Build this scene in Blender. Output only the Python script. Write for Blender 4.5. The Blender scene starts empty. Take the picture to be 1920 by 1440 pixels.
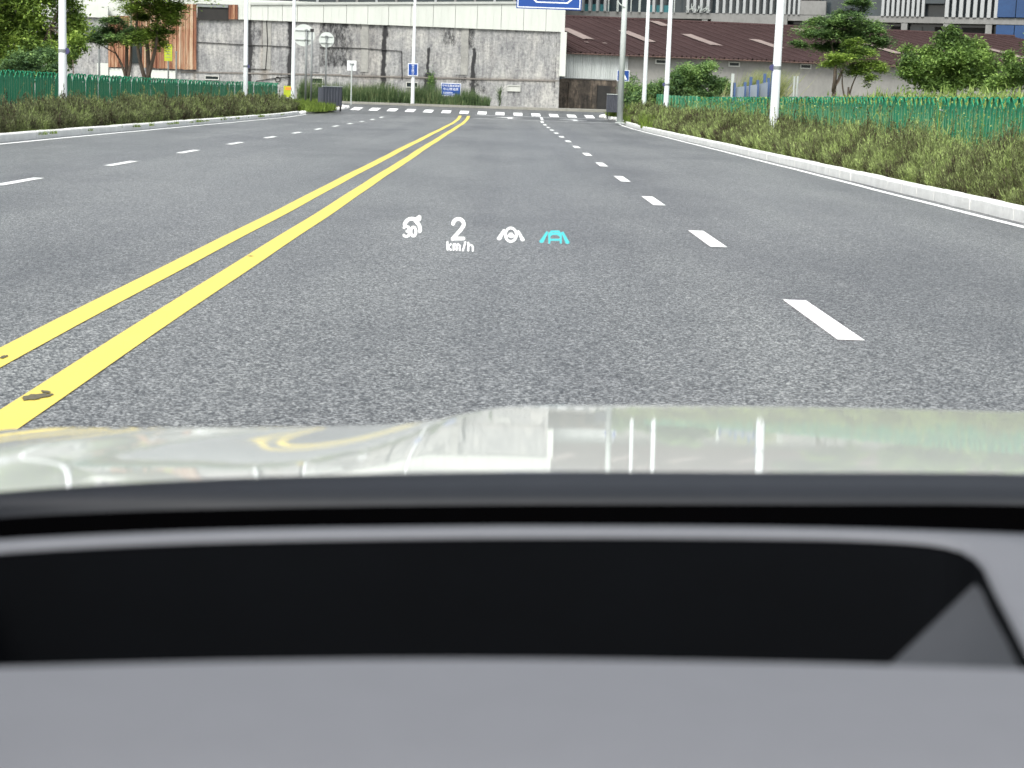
import bpy, bmesh, math, random
import numpy as np
from mathutils import Vector, Matrix, noise as mnoise

random.seed(7)
RNG = np.random.default_rng(11)
scene = bpy.context.scene
COL = scene.collection

# ------------------------------------------------------------------ camera
F = 3320.0                      # focal length in photograph pixels (1920 wide)
CAM_H = 1.25
PITCH, YAW, ROLL = math.radians(9.257), math.radians(0.577), math.radians(2.0)
cam_data = bpy.data.cameras.new('camera')
cam = bpy.data.objects.new('camera', cam_data)
COL.objects.link(cam)
scene.camera = cam
cam_data.sensor_width = 36.0
cam_data.lens = F / 1920.0 * 36.0
cam_data.clip_start = 0.05
cam_data.clip_end = 3000
CAM_M = Matrix.Rotation(-YAW, 4, 'Z') @ Matrix.Rotation(math.pi / 2 - PITCH, 4, 'X') @ Matrix.Rotation(ROLL, 4, 'Z')
CAM_M.translation = Vector((0, 0, CAM_H))
cam.matrix_world = CAM_M
cam_data.dof.use_dof = True
cam_data.dof.focus_distance = 18.0
cam_data.dof.aperture_fstop = (cam_data.lens / 1000.0) / 0.0065

# ------------------------------------------------------------------ world, sun, exposure
SUN_EL, SUN_AZ = math.radians(52), math.radians(200)      # azimuth clockwise from +Y
world = bpy.data.worlds.new('World')
scene.world = world
world.use_nodes = True
wn = world.node_tree
wn.nodes.clear()
w_out = wn.nodes.new('ShaderNodeOutputWorld')
w_bg = wn.nodes.new('ShaderNodeBackground')
w_hs = wn.nodes.new('ShaderNodeHueSaturation')
w_sky = wn.nodes.new('ShaderNodeTexSky')
w_sky.sky_type = 'NISHITA'
w_sky.sun_disc = False
w_sky.sun_elevation = SUN_EL
w_sky.sun_rotation = SUN_AZ
w_sky.dust_density = 4.0
w_sky.air_density = 1.0
w_hs.inputs['Saturation'].default_value = 0.35
w_bg.inputs['Strength'].default_value = 0.13
wn.links.new(w_sky.outputs[0], w_hs.inputs['Color'])
wn.links.new(w_hs.outputs[0], w_bg.inputs['Color'])
wn.links.new(w_bg.outputs[0], w_out.inputs['Surface'])
sun_data = bpy.data.lights.new('sun', 'SUN')
sun_data.energy = 1.5
sun_data.angle = math.radians(20)
sun_data.color = (1.0, 0.96, 0.9)
sun = bpy.data.objects.new('sun', sun_data)
COL.objects.link(sun)
sd = Vector((math.sin(SUN_AZ) * math.cos(SUN_EL), math.cos(SUN_AZ) * math.cos(SUN_EL), math.sin(SUN_EL)))
sun.rotation_euler = sd.to_track_quat('Z', 'Y').to_euler()
sun.location = (0, -20, 60)
scene.view_settings.view_transform = 'Standard'
scene.view_settings.look = 'None'
scene.view_settings.exposure = 1.0
scene.view_settings.gamma = 1.0
scene.view_settings.use_curve_mapping = False
scene.cycles.max_bounces = 6
scene.cycles.transparent_max_bounces = 12

# ------------------------------------------------------------------ measuring helpers
R3 = CAM_M.to_3x3()
def ray(px, py):
    return R3 @ Vector(((px - 960) / F, -(py - 720) / F, -1.0))
def at(px, py, Y):
    """world point seen at a photograph pixel at road distance Y"""
    d = ray(px, py)
    return Vector((0, 0, CAM_H)) + d * (Y / d.y)
def on_level(px, py, h):
    d = ray(px, py)
    return Vector((0, 0, CAM_H)) + d * ((h - CAM_H) / d.z)
EY = [-50, 0, 40, 58, 70, 80, 88, 91, 95, 98, 103, 118, 900]
EZ = [0, 0, -.02, -.042, -.058, -.065, -.03, .035, .19, .31, .38, .40, .40]
def ge(Y):
    return np.interp(Y, EY, EZ)

# ------------------------------------------------------------------ object helpers
def tag(o, label=None, cat=None, group=None, kind=None):
    if label: o['label'] = label
    if cat: o['category'] = cat
    if group: o['group'] = group
    if kind: o['kind'] = kind
    return o
def empty(name, loc=(0, 0, 0), rz=0.0):
    o = bpy.data.objects.new(name, None)
    COL.objects.link(o)
    o.location = loc
    o.rotation_euler = (0, 0, rz)
    o.empty_display_size = 0.2
    return o
def link(name, me, parent=None, loc=None):
    o = bpy.data.objects.new(name, me)
    COL.objects.link(o)
    if parent is not None: o.parent = parent
    if loc is not None: o.location = loc
    return o
def copy_tree(o, parent=None):
    c = o.copy()
    COL.objects.link(c)
    c.parent = parent
    for ch in [x for x in o.children]:
        copy_tree(ch, c)
    return c
def put(o, loc, rz=0.0):
    o.location = loc
    o.rotation_euler = (0, 0, rz)
    return o

class MB:
    """collects simple shapes; build() links them as ONE mesh object"""
    def __init__(s):
        s.v = []; s.f = []; s.m = []; s.mi = 0
    def add(s, vs, fs):
        n = len(s.v)
        s.v += [tuple(p) for p in vs]
        s.f += [tuple(i + n for i in f) for f in fs]
        s.m += [s.mi] * len(fs)
        return s
    def box(s, x0, x1, y0, y1, z0, z1):
        vs = [(x0, y0, z0), (x1, y0, z0), (x1, y1, z0), (x0, y1, z0), (x0, y0, z1), (x1, y0, z1), (x1, y1, z1), (x0, y1, z1)]
        return s.add(vs, [(0, 3, 2, 1), (4, 5, 6, 7), (0, 1, 5, 4), (1, 2, 6, 5), (2, 3, 7, 6), (3, 0, 4, 7)])
    def quad(s, a, b, c, d):
        return s.add([a, b, c, d], [(0, 1, 2, 3)])
    def tube(s, pts, rad, n=8, caps=True):
        pts = [Vector(p) for p in pts]
        if not isinstance(rad, (list, tuple)): rad = [rad] * len(pts)
        vs = []; fs = []
        for i, p in enumerate(pts):
            d = (pts[min(i + 1, len(pts) - 1)] - pts[max(i - 1, 0)]).normalized()
            up = Vector((0, 0, 1)) if abs(d.z) < .9 else Vector((1, 0, 0))
            a = d.cross(up).normalized(); b = d.cross(a)
            for k in range(n):
                t = 2 * math.pi * k / n
                vs.append(p + (a * math.cos(t) + b * math.sin(t)) * rad[i])
        for i in range(len(pts) - 1):
            for k in range(n):
                fs.append((i * n + k, i * n + (k + 1) % n, (i + 1) * n + (k + 1) % n, (i + 1) * n + k))
        if caps:
            fs.append(tuple(range(n - 1, -1, -1)))
            fs.append(tuple((len(pts) - 1) * n + k for k in range(n)))
        return s.add(vs, fs)
    def grid(s, rows):
        """rows of equal length, top surface"""
        n = len(rows[0]); vs = [p for r in rows for p in r]; fs = []
        for i in range(len(rows) - 1):
            for k in range(n - 1):
                fs.append((i * n + k, i * n + k + 1, (i + 1) * n + k + 1, (i + 1) * n + k))
        return s.add(vs, fs)
    def mesh(s, name, mats, smooth=False):
        me = bpy.data.meshes.new(name)
        me.from_pydata(s.v, [], s.f)
        if not isinstance(mats, (list, tuple)): mats = [mats]
        for m in mats: me.materials.append(m)
        if len(mats) > 1: me.polygons.foreach_set('material_index', s.m)
        if smooth: me.polygons.foreach_set('use_smooth', [True] * len(me.polygons))
        me.update()
        return me
    def build(s, name, mats, parent=None, smooth=False, loc=None):
        return link(name, s.mesh(name, mats, smooth), parent, loc)

def mesh_np(name, verts, k, mat, parent=None):
    """verts (N*k,3): N separate faces with k corners each"""
    verts = np.asarray(verts, dtype=np.float32).reshape(-1, 3)
    nv = len(verts); nf = nv // k
    me = bpy.data.meshes.new(name)
    me.vertices.add(nv); me.vertices.foreach_set('co', verts.ravel())
    me.loops.add(nv); me.loops.foreach_set('vertex_index', np.arange(nv, dtype=np.int32))
    me.polygons.add(nf)
    me.polygons.foreach_set('loop_start', np.arange(0, nv, k, dtype=np.int32))
    me.polygons.foreach_set('loop_total', np.full(nf, k, dtype=np.int32))
    me.materials.append(mat)
    me.update(calc_edges=True)
    return link(name, me, parent)

# ------------------------------------------------------------------ materials
def new_mat(name):
    m = bpy.data.materials.new(name)
    m.use_nodes = True
    nt = m.node_tree
    return m, nt, nt.nodes['Principled BSDF']
def N(nt, t, **kw):
    n = nt.nodes.new(t)
    for k, v in kw.items(): setattr(n, k, v)
    return n
def coords(nt, scale=(1, 1, 1), world_space=False):
    mp = N(nt, 'ShaderNodeMapping')
    mp.inputs['Scale'].default_value = scale
    if world_space:
        g = N(nt, 'ShaderNodeNewGeometry'); nt.links.new(g.outputs['Position'], mp.inputs['Vector'])
    else:
        g = N(nt, 'ShaderNodeTexCoord'); nt.links.new(g.outputs['Object'], mp.inputs['Vector'])
    return mp.outputs[0]
def noise_tex(nt, vec, scale, detail=4, rough=.6):
    n = N(nt, 'ShaderNodeTexNoise')
    n.inputs['Scale'].default_value = scale; n.inputs['Detail'].default_value = detail; n.inputs['Roughness'].default_value = rough
    nt.links.new(vec, n.inputs['Vector'])
    return n.outputs['Fac']
def ramp(nt, fac, stops):
    r = N(nt, 'ShaderNodeValToRGB')
    el = r.color_ramp.elements
    while len(el) < len(stops): el.new(.5)
    for e, (p, c) in zip(el, stops):
        e.position = p; e.color = (*c, 1) if len(c) == 3 else c
    nt.links.new(fac, r.inputs[0])
    return r.outputs[0]
def mix(nt, fac, a, b, mode='MIX'):
    m = N(nt, 'ShaderNodeMix', data_type='RGBA', blend_type=mode)
    for sock, v in ((m.inputs[0], fac), (m.inputs[6], a), (m.inputs[7], b)):
        if hasattr(v, 'is_output'): nt.links.new(v, sock)
        elif isinstance(v, (int, float)): sock.default_value = v
        else: sock.default_value = (*v, 1)
    return m.outputs[2]
def math_n(nt, op, a, b=None, clamp=False):
    m = N(nt, 'ShaderNodeMath', operation=op, use_clamp=clamp)
    for sock, v in ((m.inputs[0], a), (m.inputs[1], b)):
        if v is None: continue
        if hasattr(v, 'is_output'): nt.links.new(v, sock)
        else: sock.default_value = v
    return m.outputs[0]
def bump(nt, bs, h, strength=.3, dist=.01):
    b = N(nt, 'ShaderNodeBump')
    b.inputs['Strength'].default_value = strength; b.inputs['Distance'].default_value = dist
    nt.links.new(h, b.inputs['Height']); nt.links.new(b.outputs[0], bs.inputs['Normal'])
def G(a): return tuple(a) if isinstance(a, (tuple, list)) else (a, a, a)

def worn(name, c1, c2=None, rough=.7, scale=3.0, stretch=(1, 1, 1), lo=.35, hi=.65, metal=0.0, bmp=0.0, spec=.5, world_space=False):
    """surface colour that wanders between two tones, with fine grain"""
    m, nt, bs = new_mat(name)
    c1 = G(c1); c2 = G(c2) if c2 is not None else tuple(x * .8 for x in c1)
    v = coords(nt, stretch, world_space)
    n1 = noise_tex(nt, v, scale, 6, .65)
    n2 = noise_tex(nt, v, scale * 9, 3, .6)
    f = math_n(nt, 'ADD', math_n(nt, 'MULTIPLY', n1, .7), math_n(nt, 'MULTIPLY', n2, .3))
    nt.links.new(ramp(nt, f, [(lo, c2), (hi, c1)]), bs.inputs['Base Color'])
    bs.inputs['Roughness'].default_value = rough
    bs.inputs['Metallic'].default_value = metal
    bs.inputs['Specular IOR Level'].default_value = spec
    if bmp: bump(nt, bs, n2, bmp, .02)
    return m
def leafy(name, cols, rough=.6, patch=1.2, spec=.25, trans=.35):
    """foliage: every blade or leaf its own tone, drifting from clump to clump"""
    m, nt, bs = new_mat(name)
    g = N(nt, 'ShaderNodeNewGeometry')
    v = coords(nt, (1, 1, 1), True)
    n1 = noise_tex(nt, v, patch, 3, .6)
    n9 = noise_tex(nt, v, patch * 6.5, 3, .6)
    f = math_n(nt, 'ADD', math_n(nt, 'MULTIPLY', g.outputs['Random Per Island'], .34), math_n(nt, 'MULTIPLY', math_n(nt, 'SUBTRACT', n1, .38), 1.7))
    f = math_n(nt, 'ADD', f, math_n(nt, 'MULTIPLY', math_n(nt, 'SUBTRACT', n9, .36), 1.3))
    cols = [tuple(x * 1.3 for x in c_) for c_ in cols]
    k = len(cols)
    c = ramp(nt, f, [(.12 + .75 * i / (k - 1), cols[i]) for i in range(k)])
    nt.links.new(c, bs.inputs['Base Color'])
    bs.inputs['Roughness'].default_value = rough
    bs.inputs['Specular IOR Level'].default_value = spec
    tr = N(nt, 'ShaderNodeBsdfTranslucent'); nt.links.new(c, tr.inputs['Color'])
    ms = N(nt, 'ShaderNodeMixShader'); ms.inputs[0].default_value = trans
    out = nt.nodes['Material Output']
    nt.links.new(bs.outputs[0], ms.inputs[1]); nt.links.new(tr.outputs[0], ms.inputs[2]); nt.links.new(ms.outputs[0], out.inputs['Surface'])
    return m

def asphalt(name, tone=1.0, patch=True):
    m, nt, bs = new_mat(name)
    v = coords(nt, (1, 1, 1), True)
    vo = N(nt, 'ShaderNodeTexVoronoi'); vo.inputs['Scale'].default_value = 112; nt.links.new(v, vo.inputs['Vector'])
    sx = N(nt, 'ShaderNodeSeparateColor'); nt.links.new(vo.outputs['Color'], sx.inputs[0])
    vo2 = N(nt, 'ShaderNodeTexVoronoi'); vo2.inputs['Scale'].default_value = 52; nt.links.new(v, vo2.inputs['Vector'])
    sx2 = N(nt, 'ShaderNodeSeparateColor'); nt.links.new(vo2.outputs['Color'], sx2.inputs[0])
    n3 = noise_tex(nt, v, 26, 5, .75)
    big = noise_tex(nt, coords(nt, (.35, .12, 1), True), 1.0, 5, .6)
    g = math_n(nt, 'ADD', math_n(nt, 'MULTIPLY', sx.outputs[0], .74), math_n(nt, 'MULTIPLY', sx2.outputs[1], .20))
    g = math_n(nt, 'ADD', g, math_n(nt, 'MULTIPLY', n3, .20))
    t = tone
    c = ramp(nt, g, [(.20, (.011 * t, .012 * t, .012 * t)), (.42, (.038 * t, .040 * t, .041 * t)), (.64, (.125 * t, .130 * t, .130 * t)), (.88, (.42 * t, .43 * t, .425 * t))])
    if patch:
        trk = noise_tex(nt, coords(nt, (1.1, .02, 1), True), 1.0, 2, .5)
        c = mix(nt, 1.0, c, ramp(nt, trk, [(.38, (.88, .88, .89)), (.6, (1.06, 1.06, 1.05))]), 'MULTIPLY')
        c = mix(nt, 1.0, c, ramp(nt, big, [(.35, (.72, .72, .735)), (.5, (1.0, 1.0, 1.0)), (.65, (1.16, 1.16, 1.15))]), 'MULTIPLY')
    nt.links.new(c, bs.inputs['Base Color'])
    bs.inputs['Roughness'].default_value = .44
    bs.inputs['Specular IOR Level'].default_value = .6
    bump(nt, bs, g, .3, .005)
    return m
def paint_mat(name, col, dirt):
    m, nt, bs = new_mat(name)
    v = coords(nt, (1, 1, 1), True)
    n1 = noise_tex(nt, v, 45, 3, .7)
    n2 = noise_tex(nt, v, 1.3, 5, .7)
    f = math_n(nt, 'ADD', math_n(nt, 'MULTIPLY', n1, .5), math_n(nt, 'MULTIPLY', n2, .5))
    nt.links.new(ramp(nt, f, [(.3, dirt), (.42, tuple(x * .93 for x in col)), (.6, col)]), bs.inputs['Base Color'])
    bs.inputs['Roughness'].default_value = .6
    bump(nt, bs, n1, .25, .004)
    return m

M_ASPH = asphalt('asphalt', .82)
M_ASPH2 = asphalt('asphalt_newer', .55)
M_YEL = paint_mat('yellow_road_paint', (.68, .54, .105), (.50, .42, .11))
M_WHT = paint_mat('white_road_paint', (.86, .87, .86), (.66, .67, .66))
M_WHT_OLD = paint_mat('worn_white_road_paint', (.55, .56, .56), (.3, .31, .31))
M_TAR = worn('tar_smear', (.05, .05, .05), (.15, .13, .06), .8, 60)
M_KERB = worn('kerb_concrete', (.78, .78, .76), (.62, .62, .60), .8, 2.5, bmp=.25, world_space=True)
M_SOIL = worn('soil', (.16, .12, .07), (.07, .07, .03), .95, 2.0, bmp=.5, world_space=True)
M_EARTH = worn('ground_earth', (.16, .16, .09), (.08, .11, .04), .95, .6, bmp=.4, world_space=True)
M_PAVE = worn('pavement_concrete', (.30, .29, .26), (.20, .20, .17), .85, 1.2, bmp=.2, world_space=True)
M_HEDGE = leafy('hedge_foliage', [(.036, .024, .020), (.060, .056, .030), (.085, .102, .046), (.135, .155, .068), (.20, .25, .09)], patch=1.2)
M_HEDGE_R = leafy('verge_shrub_foliage', [(.036, .026, .020), (.070, .062, .034), (.115, .135, .055), (.19, .23, .09), (.32, .40, .14)], patch=.9)
M_GRASS = leafy('fresh_grass', [(.06, .08, .02), (.10, .15, .028), (.19, .26, .05)], patch=2)
M_REED = leafy('reed_foliage', [(.025, .04, .018), (.05, .085, .035), (.085, .13, .055), (.16, .19, .09)], patch=1)
M_TREE = leafy('tree_foliage', [(.03, .055, .022), (.07, .12, .035), (.13, .21, .055), (.24, .35, .09)], patch=.8)
M_TREE_Y = leafy('light_tree_foliage', [(.045, .08, .022), (.10, .16, .036), (.19, .28, .055), (.32, .42, .09)], patch=.9)
M_TREE_D = leafy('dark_tree_foliage', [(.028, .055, .028), (.065, .12, .048), (.12, .20, .07), (.23, .34, .11)], patch=.8)
M_WEED = leafy('weeds', [(.06, .09, .025), (.11, .17, .045), (.19, .27, .07), (.32, .38, .13)], patch=1.5)
M_BARK = worn('bark', (.17, .13, .10), (.07, .055, .045), .9, 6, (1, 1, .3), bmp=.5)
M_GREEN = worn('green_fence_sheet', (.03, .31, .165), (.022, .23, .12), .6, 2.5, (1, 1, .4), bmp=.05, spec=.2)
M_GREEN_L = worn('green_fence_edge_and_sheen', (.24, .42, .24), (.12, .27, .15), .6, 4, spec=.25)
M_POLE = worn('white_pole_paint', (.66, .69, .70), (.58, .61, .62), .4, 1.2, (1, 1, .25))
M_GALV = worn('galvanised_steel', (.50, .54, .52), (.40, .43, .42), .45, 2.0, (1, 1, .3), metal=.0)
M_GREYP = worn('grey_pole', (.22, .24, .24), (.14, .15, .15), .6, 3, (1, 1, .3))
M_BLUE = worn('sign_blue', (.008, .062, .29), (.007, .052, .25), .35, 1.5)
M_SIGNW = worn('sign_white', (.82, .84, .85), (.74, .76, .78), .4, 2)
M_SIGNBACK = worn('sign_back', (.56, .60, .57), (.50, .54, .52), .5, 3)
M_LEMON = worn('sign_lemon', (.40, .47, .02), (.34, .40, .02), .5, 3)
M_ORANGE = worn('orange_print', (.8, .30, .03), (.75, .22, .03), .5, 3)
M_BLACK = worn('black_paint', (.015, .015, .016), (.01, .01, .01), .6, 3)
M_CABINET = worn('ribbed_grey_sheet', (.075, .08, .10), (.05, .055, .07), .5, 3, (1, 1, .3))
M_CLAD = worn('white_cladding', (.57, .59, .55), (.50, .525, .485), .5, .8, (1, 1, .2))
M_COPING = worn('cladding_coping', (.46, .48, .45), (.36, .38, .36), .5, 2)
M_WCORR = worn('white_corrugated', (.48, .51, .505), (.36, .385, .38), .5, 1.0, (3, 3, .25))
M_ROOF = worn('brown_roof_sheet', (.062, .036, .035), (.042, .023, .022), .75, .35, (1, 1, 1), bmp=.05, spec=.2)
M_SKYL = worn('roof_light_sheet', (.30, .235, .21), (.19, .145, .13), .6, 1.5)
M_PANE = worn('dark_window_pane', (.018, .028, .03), (.01, .015, .017), .12, 1, spec=.6)
M_PVC = worn('white_window_frame', (.50, .51, .48), (.42, .43, .40), .5, 3)
M_SLABW = worn('building_render', (.24, .24, .235), (.16, .16, .155), .8, .6, (1, 1, .5))
M_FIN = worn('white_fin', (.40, .415, .42), (.32, .335, .34), .5, .6, (1, 1, .3))
M_GLASSB = worn('building_glass', (.045, .06, .07), (.025, .032, .037), .15, .35, spec=.7)
M_GLASSBLUE = worn('blue_glass', (.015, .06, .17), (.01, .04, .12), .2, .5, spec=.6)
M_TEAL = worn('teal_panel', (.03, .15, .17), (.02, .11, .13), .5, 1)
M_INDARK = worn('dark_interior', (.03, .028, .026), (.015, .015, .015), .9, 2)  # shade inside openings put into a flat near-black colour
M_LBLUE = worn('pale_blue_hoarding', (.34, .385, .44), (.28, .32, .38), .5, 1)
M_BLUEPOST = worn('blue_post', (.06, .11, .24), (.05, .09, .2), .5, 2)

# stained concrete of the big wall: base, fine mottling, and the stains held in the mesh attribute 'stain'
def concrete_mat():
    m, nt, bs = new_mat('stained_concrete')
    v = coords(nt, (1, 1, 1), True)
    v2 = coords(nt, (1.5, 1, .22), True)
    n1 = noise_tex(nt, v, .55, 7, .7)
    n2 = noise_tex(nt, v2, 2.6, 6, .75)
    n3 = noise_tex(nt, v, 5.5, 6, .8)
    at_ = N(nt, 'ShaderNodeAttribute'); at_.attribute_name = 'stain'
    base = ramp(nt, n1, [(.3, (.20, .203, .206)), (.45, (.27, .272, .272)), (.58, (.325, .322, .312)), (.72, (.41, .405, .385))])
    f = math_n(nt, 'ADD', math_n(nt, 'MULTIPLY', n3, .6), math_n(nt, 'MULTIPLY', n2, .5))
    base = mix(nt, 1.0, base, ramp(nt, f, [(.40, (.34, .34, .36)), (.5, (.74, .74, .76)), (.58, (1.08, 1.08, 1.07)), (.68, (1.5, 1.49, 1.45))]), 'MULTIPLY')
    n4 = noise_tex(nt, coords(nt, (1, 1, .45), True), 4.0, 8, .85)
    g2 = math_n(nt, 'ADD', math_n(nt, 'MULTIPLY', at_.outputs['Fac'], 1.25), math_n(nt, 'MULTIPLY', n4, 2.6))
    g2 = math_n(nt, 'MULTIPLY', math_n(nt, 'SUBTRACT', g2, 1.82), 2.6, True)
    g2 = math_n(nt, 'MULTIPLY', g2, math_n(nt, 'MULTIPLY', at_.outputs['Fac'], 4.0, True))
    c = mix(nt, g2, base, (.028, .028, .03))
    at2 = N(nt, 'ShaderNodeAttribute'); at2.attribute_name = 'warm'
    c = mix(nt, at2.outputs['Fac'], c, (.50, .36, .22), 'MULTIPLY')
    nt.links.new(c, bs.inputs['Base Color'])
    bs.inputs['Roughness'].default_value = .9
    bump(nt, bs, n3, .5, .03)
    return m
M_CONC = concrete_mat()
def rust_mat():
    m, nt, bs = new_mat('rusty_corrugated')
    v = coords(nt, (1.0, 1, .035), True)
    n1 = noise_tex(nt, v, 3.2, 6, .75)
    v2 = coords(nt, (1, 1, .5), True)
    n2 = noise_tex(nt, v2, .5, 4, .6)
    f = math_n(nt, 'ADD', math_n(nt, 'MULTIPLY', n1, .75), math_n(nt, 'MULTIPLY', n2, .35))
    nt.links.new(ramp(nt, f, [(.40, (.095, .032, .02)), (.50, (.18, .068, .036)), (.58, (.33, .17, .095)), (.66, (.48, .40, .29))]), bs.inputs['Base Color'])
    bs.inputs['Roughness'].default_value = .75
    return m
M_RUST = rust_mat()
def brownwall_mat():
    m, nt, bs = new_mat('brown_stained_wall')
    v = coords(nt, (1, 1, .15), True)
    n1 = noise_tex(nt, v, 1.4, 6, .7)
    n2 = noise_tex(nt, coords(nt, (1, 1, 1), True), 3, 6, .8)
    f = math_n(nt, 'ADD', math_n(nt, 'MULTIPLY', n1, .65), math_n(nt, 'MULTIPLY', n2, .4))
    nt.links.new(ramp(nt, f, [(.42, (.016, .014, .012)), (.52, (.055, .045, .036)), (.60, (.13, .105, .082)), (.7, (.26, .21, .16))]), bs.inputs['Base Color'])
    bs.inputs['Roughness'].default_value = .9
    return m
M_BROWNW = brownwall_mat()
M_GREYW = worn('grey_rendered_wall', (.27, .265, .25), (.19, .19, .178), .85, .7, (1, 1, .6), bmp=.2, world_space=True)

# ================================================================== GROUND AND ROAD
g = MB().box(-400, 400, -30, 900, -1.5, -.35).build('ground', M_EARTH); tag(g, kind='structure')

def strip(mb, x0, x1, ys, dz, zf=ge):
    rows = [[(x0, y, float(zf(y)) + dz), (x1, y, float(zf(y)) + dz)] for y in ys]
    mb.grid([[r[0], r[1]] for r in rows])
YS = sorted(set([float(y) for y in np.arange(-10, 91.1, 1.0)] + [88.0, 91.0]))
KL, KR = -9.88, 6.08              # kerb faces
road = MB(); strip(road, KL - .15, KR + .15, YS, 0)
road = road.build('road', M_ASPH); tag(road, kind='structure')
YS2 = [91, 92, 93, 94, 95, 96, 97, 98, 100, 103, 107, 111.5]
cross = MB(); strip(cross, -70, 70, YS2, -.001)
cross = cross.build('cross_street', M_ASPH2); tag(cross, kind='structure')

# painted markings, sheets lying 4 mm above the asphalt
def mark(name, x0, x1, y0, y1, mat, parent=road, dz=.004, step=1.0, wob=0.0, x0b=None, x1b=None):
    ys = sorted(set([y0, y1] + [float(y) for y in np.arange(math.ceil(y0), y1, step)]))
    rows = []
    for y in ys:
        t = (y - y0) / (y1 - y0)
        a = x0 if x0b is None else x0 + (x0b - x0) * t
        b = x1 if x1b is None else x1 + (x1b - x1) * t
        w = wob * (math.sin(y * .42) + .6 * math.sin(y * 1.07 + 1))
        rows.append([(a + w, y, float(ge(y)) + dz), (b + w, y, float(ge(y)) + dz)])
    return MB().grid(rows).build(name, mat, parent)
mark('yellow_line', -1.885, -1.72, -5, 92.9, M_YEL, wob=.006)
mark('yellow_line', -2.32, -2.16, -5, 92.9, M_YEL, wob=.006)
mark('edge_line', 5.79, 5.91, -5, 90, M_WHT, wob=.01)
mark('edge_line', -9.72, -9.60, -5, 88, M_WHT, wob=.01)
for k in range(-1, 14):
    y0 = 7.95 + 4.9 * 0 + 6.0 * k
    d0 = 9.55 + 6.02 * k
    mark('lane_dash', 1.86, 2.01, d0, d0 + 1.92, M_WHT)
mark('lane_line', 1.93, 2.06, 91.3, 94.3, M_WHT)
for k in range(-2, 12):
    d0 = 21.05 + 5.95 * k
    mark('lane_dash', -6.02, -5.88, d0, d0 + 1.9, M_WHT)
for s in range(14):
    xc = -7.9 + .965 * s
    mark('crosswalk_stripe', xc - .24, xc + .24, 95.0, 98.0, M_WHT, cross, dz=.005)
mark('stop_line', -1.5, 5.7, 90.6, 90.9, M_WHT_OLD)
mark('stop_line', -1.5, 5.7, 94.1, 94.35, M_WHT_OLD, cross)
for xc in (.35, 3.7):
    a = MB(); zz = lambda y: float(ge(y)) + .006
    a.add([(xc - .12, 91.6, zz(91.6)), (xc + .12, 91.6, zz(91.6)), (xc + .12, 93, zz(93)), (xc - .12, 93, zz(93))], [(0, 1, 2, 3)])
    a.add([(xc - .9, 92.5, zz(92.5)), (xc - .12, 92.2, zz(92.2)), (xc - .12, 92.8, zz(92.8))], [(0, 1, 2)])
    a.add([(xc + .12, 92.3, zz(92.3)), (xc + .7, 92.45, zz(92.45)), (xc + .12, 92.7, zz(92.7))], [(0, 1, 2)])
    a.build('arrow_marking', M_WHT, cross)
# bare spot and scuffs in the near yellow line
def blob(name, x, y, rx, ry, rot, mat, dz, parent=road, n=22, seed=0):
    rr = random.Random(seed); vs = []
    for k in range(n):
        t = 2 * math.pi * k / n; r = 1 + rr.uniform(-.28, .28)
        a, b = rx * r * math.cos(t), ry * r * math.sin(t)
        vs.append((x + a * math.cos(rot) - b * math.sin(rot), y + a * math.sin(rot) + b * math.cos(rot), float(ge(y)) + dz))
    return MB().add(vs, [tuple(range(n))]).build(name, mat, parent)
p = on_level(70, 741, .008)
blob('bare_patch', p.x, p.y, .042, .085, -.35, M_TAR, .008, seed=3)
p = on_level(86, 732, .009); blob('bare_patch', p.x, p.y, .018, .03, .6, M_TAR, .009, seed=4)
p = on_level(6, 667, .008); blob('bare_patch', p.x, p.y, .012, .05, 0, M_TAR, .008, seed=5)
p = on_level(470, 478, .008); blob('bare_patch', p.x, p.y, .02, .02, 0, M_TAR, .008, seed=6)

# verges: solid raised ground behind the kerbs
def verge(pts, top=.10):
    bm = bmesh.new(); rows = {}
    vs = [bm.verts.new((x, y, float(ge(y)) + top)) for x, y in pts]
    bm.faces.new(vs)
    bmesh.ops.triangulate(bm, faces=bm.faces[:])
    me = bpy.data.meshes.new('verge'); bm.to_mesh(me); bm.free(); me.materials.append(M_SOIL)
    return tag(link('verge', me), kind='structure')
CORN_R = [(KR, y) for y in (91, 92.5)] + [(5.95, 94), (5.45, 95.6), (5.25, 96.4), (5.5, 97.1), (6.4, 97.6), (8, 97.8), (12, 97.9)]
CORN_L = [(KL, y) for y in (87, 89)] + [(-9.6, 91), (-9.1, 93), (-8.6, 95), (-8.35, 96.3), (-8.7, 97.2), (-9.8, 97.8), (-12, 98), (-16, 98)]
ysv = list(range(0, 91, 2))
verge([(KR + .1, y) for y in ysv] + [(x + (.1 if y < 97 else 0), y - .1) for x, y in CORN_R] + [(70, 97.8)] + [(70, 0)])
verge([(KL - .1, y) for y in ysv[:-2]] + [(x - .1, y - .1) for x, y in CORN_L] + [(-70, 97.8)] + [(-70, 0)])
far = MB().box(-70, 70, 111.5, 135, 0.2, .52).build('pavement', M_PAVE); tag(far, kind='structure')
kb = tag(empty('kerb'), kind='structure')
fk = MB().box(-.6, .6, 0, .2, -.1, .12).mesh('kerb_stone', M_PAVE)
for k in range(26):
    o = link('kerb_stone', fk, kb, (-15 + 1.22 * k, 111.3, .41))
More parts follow.
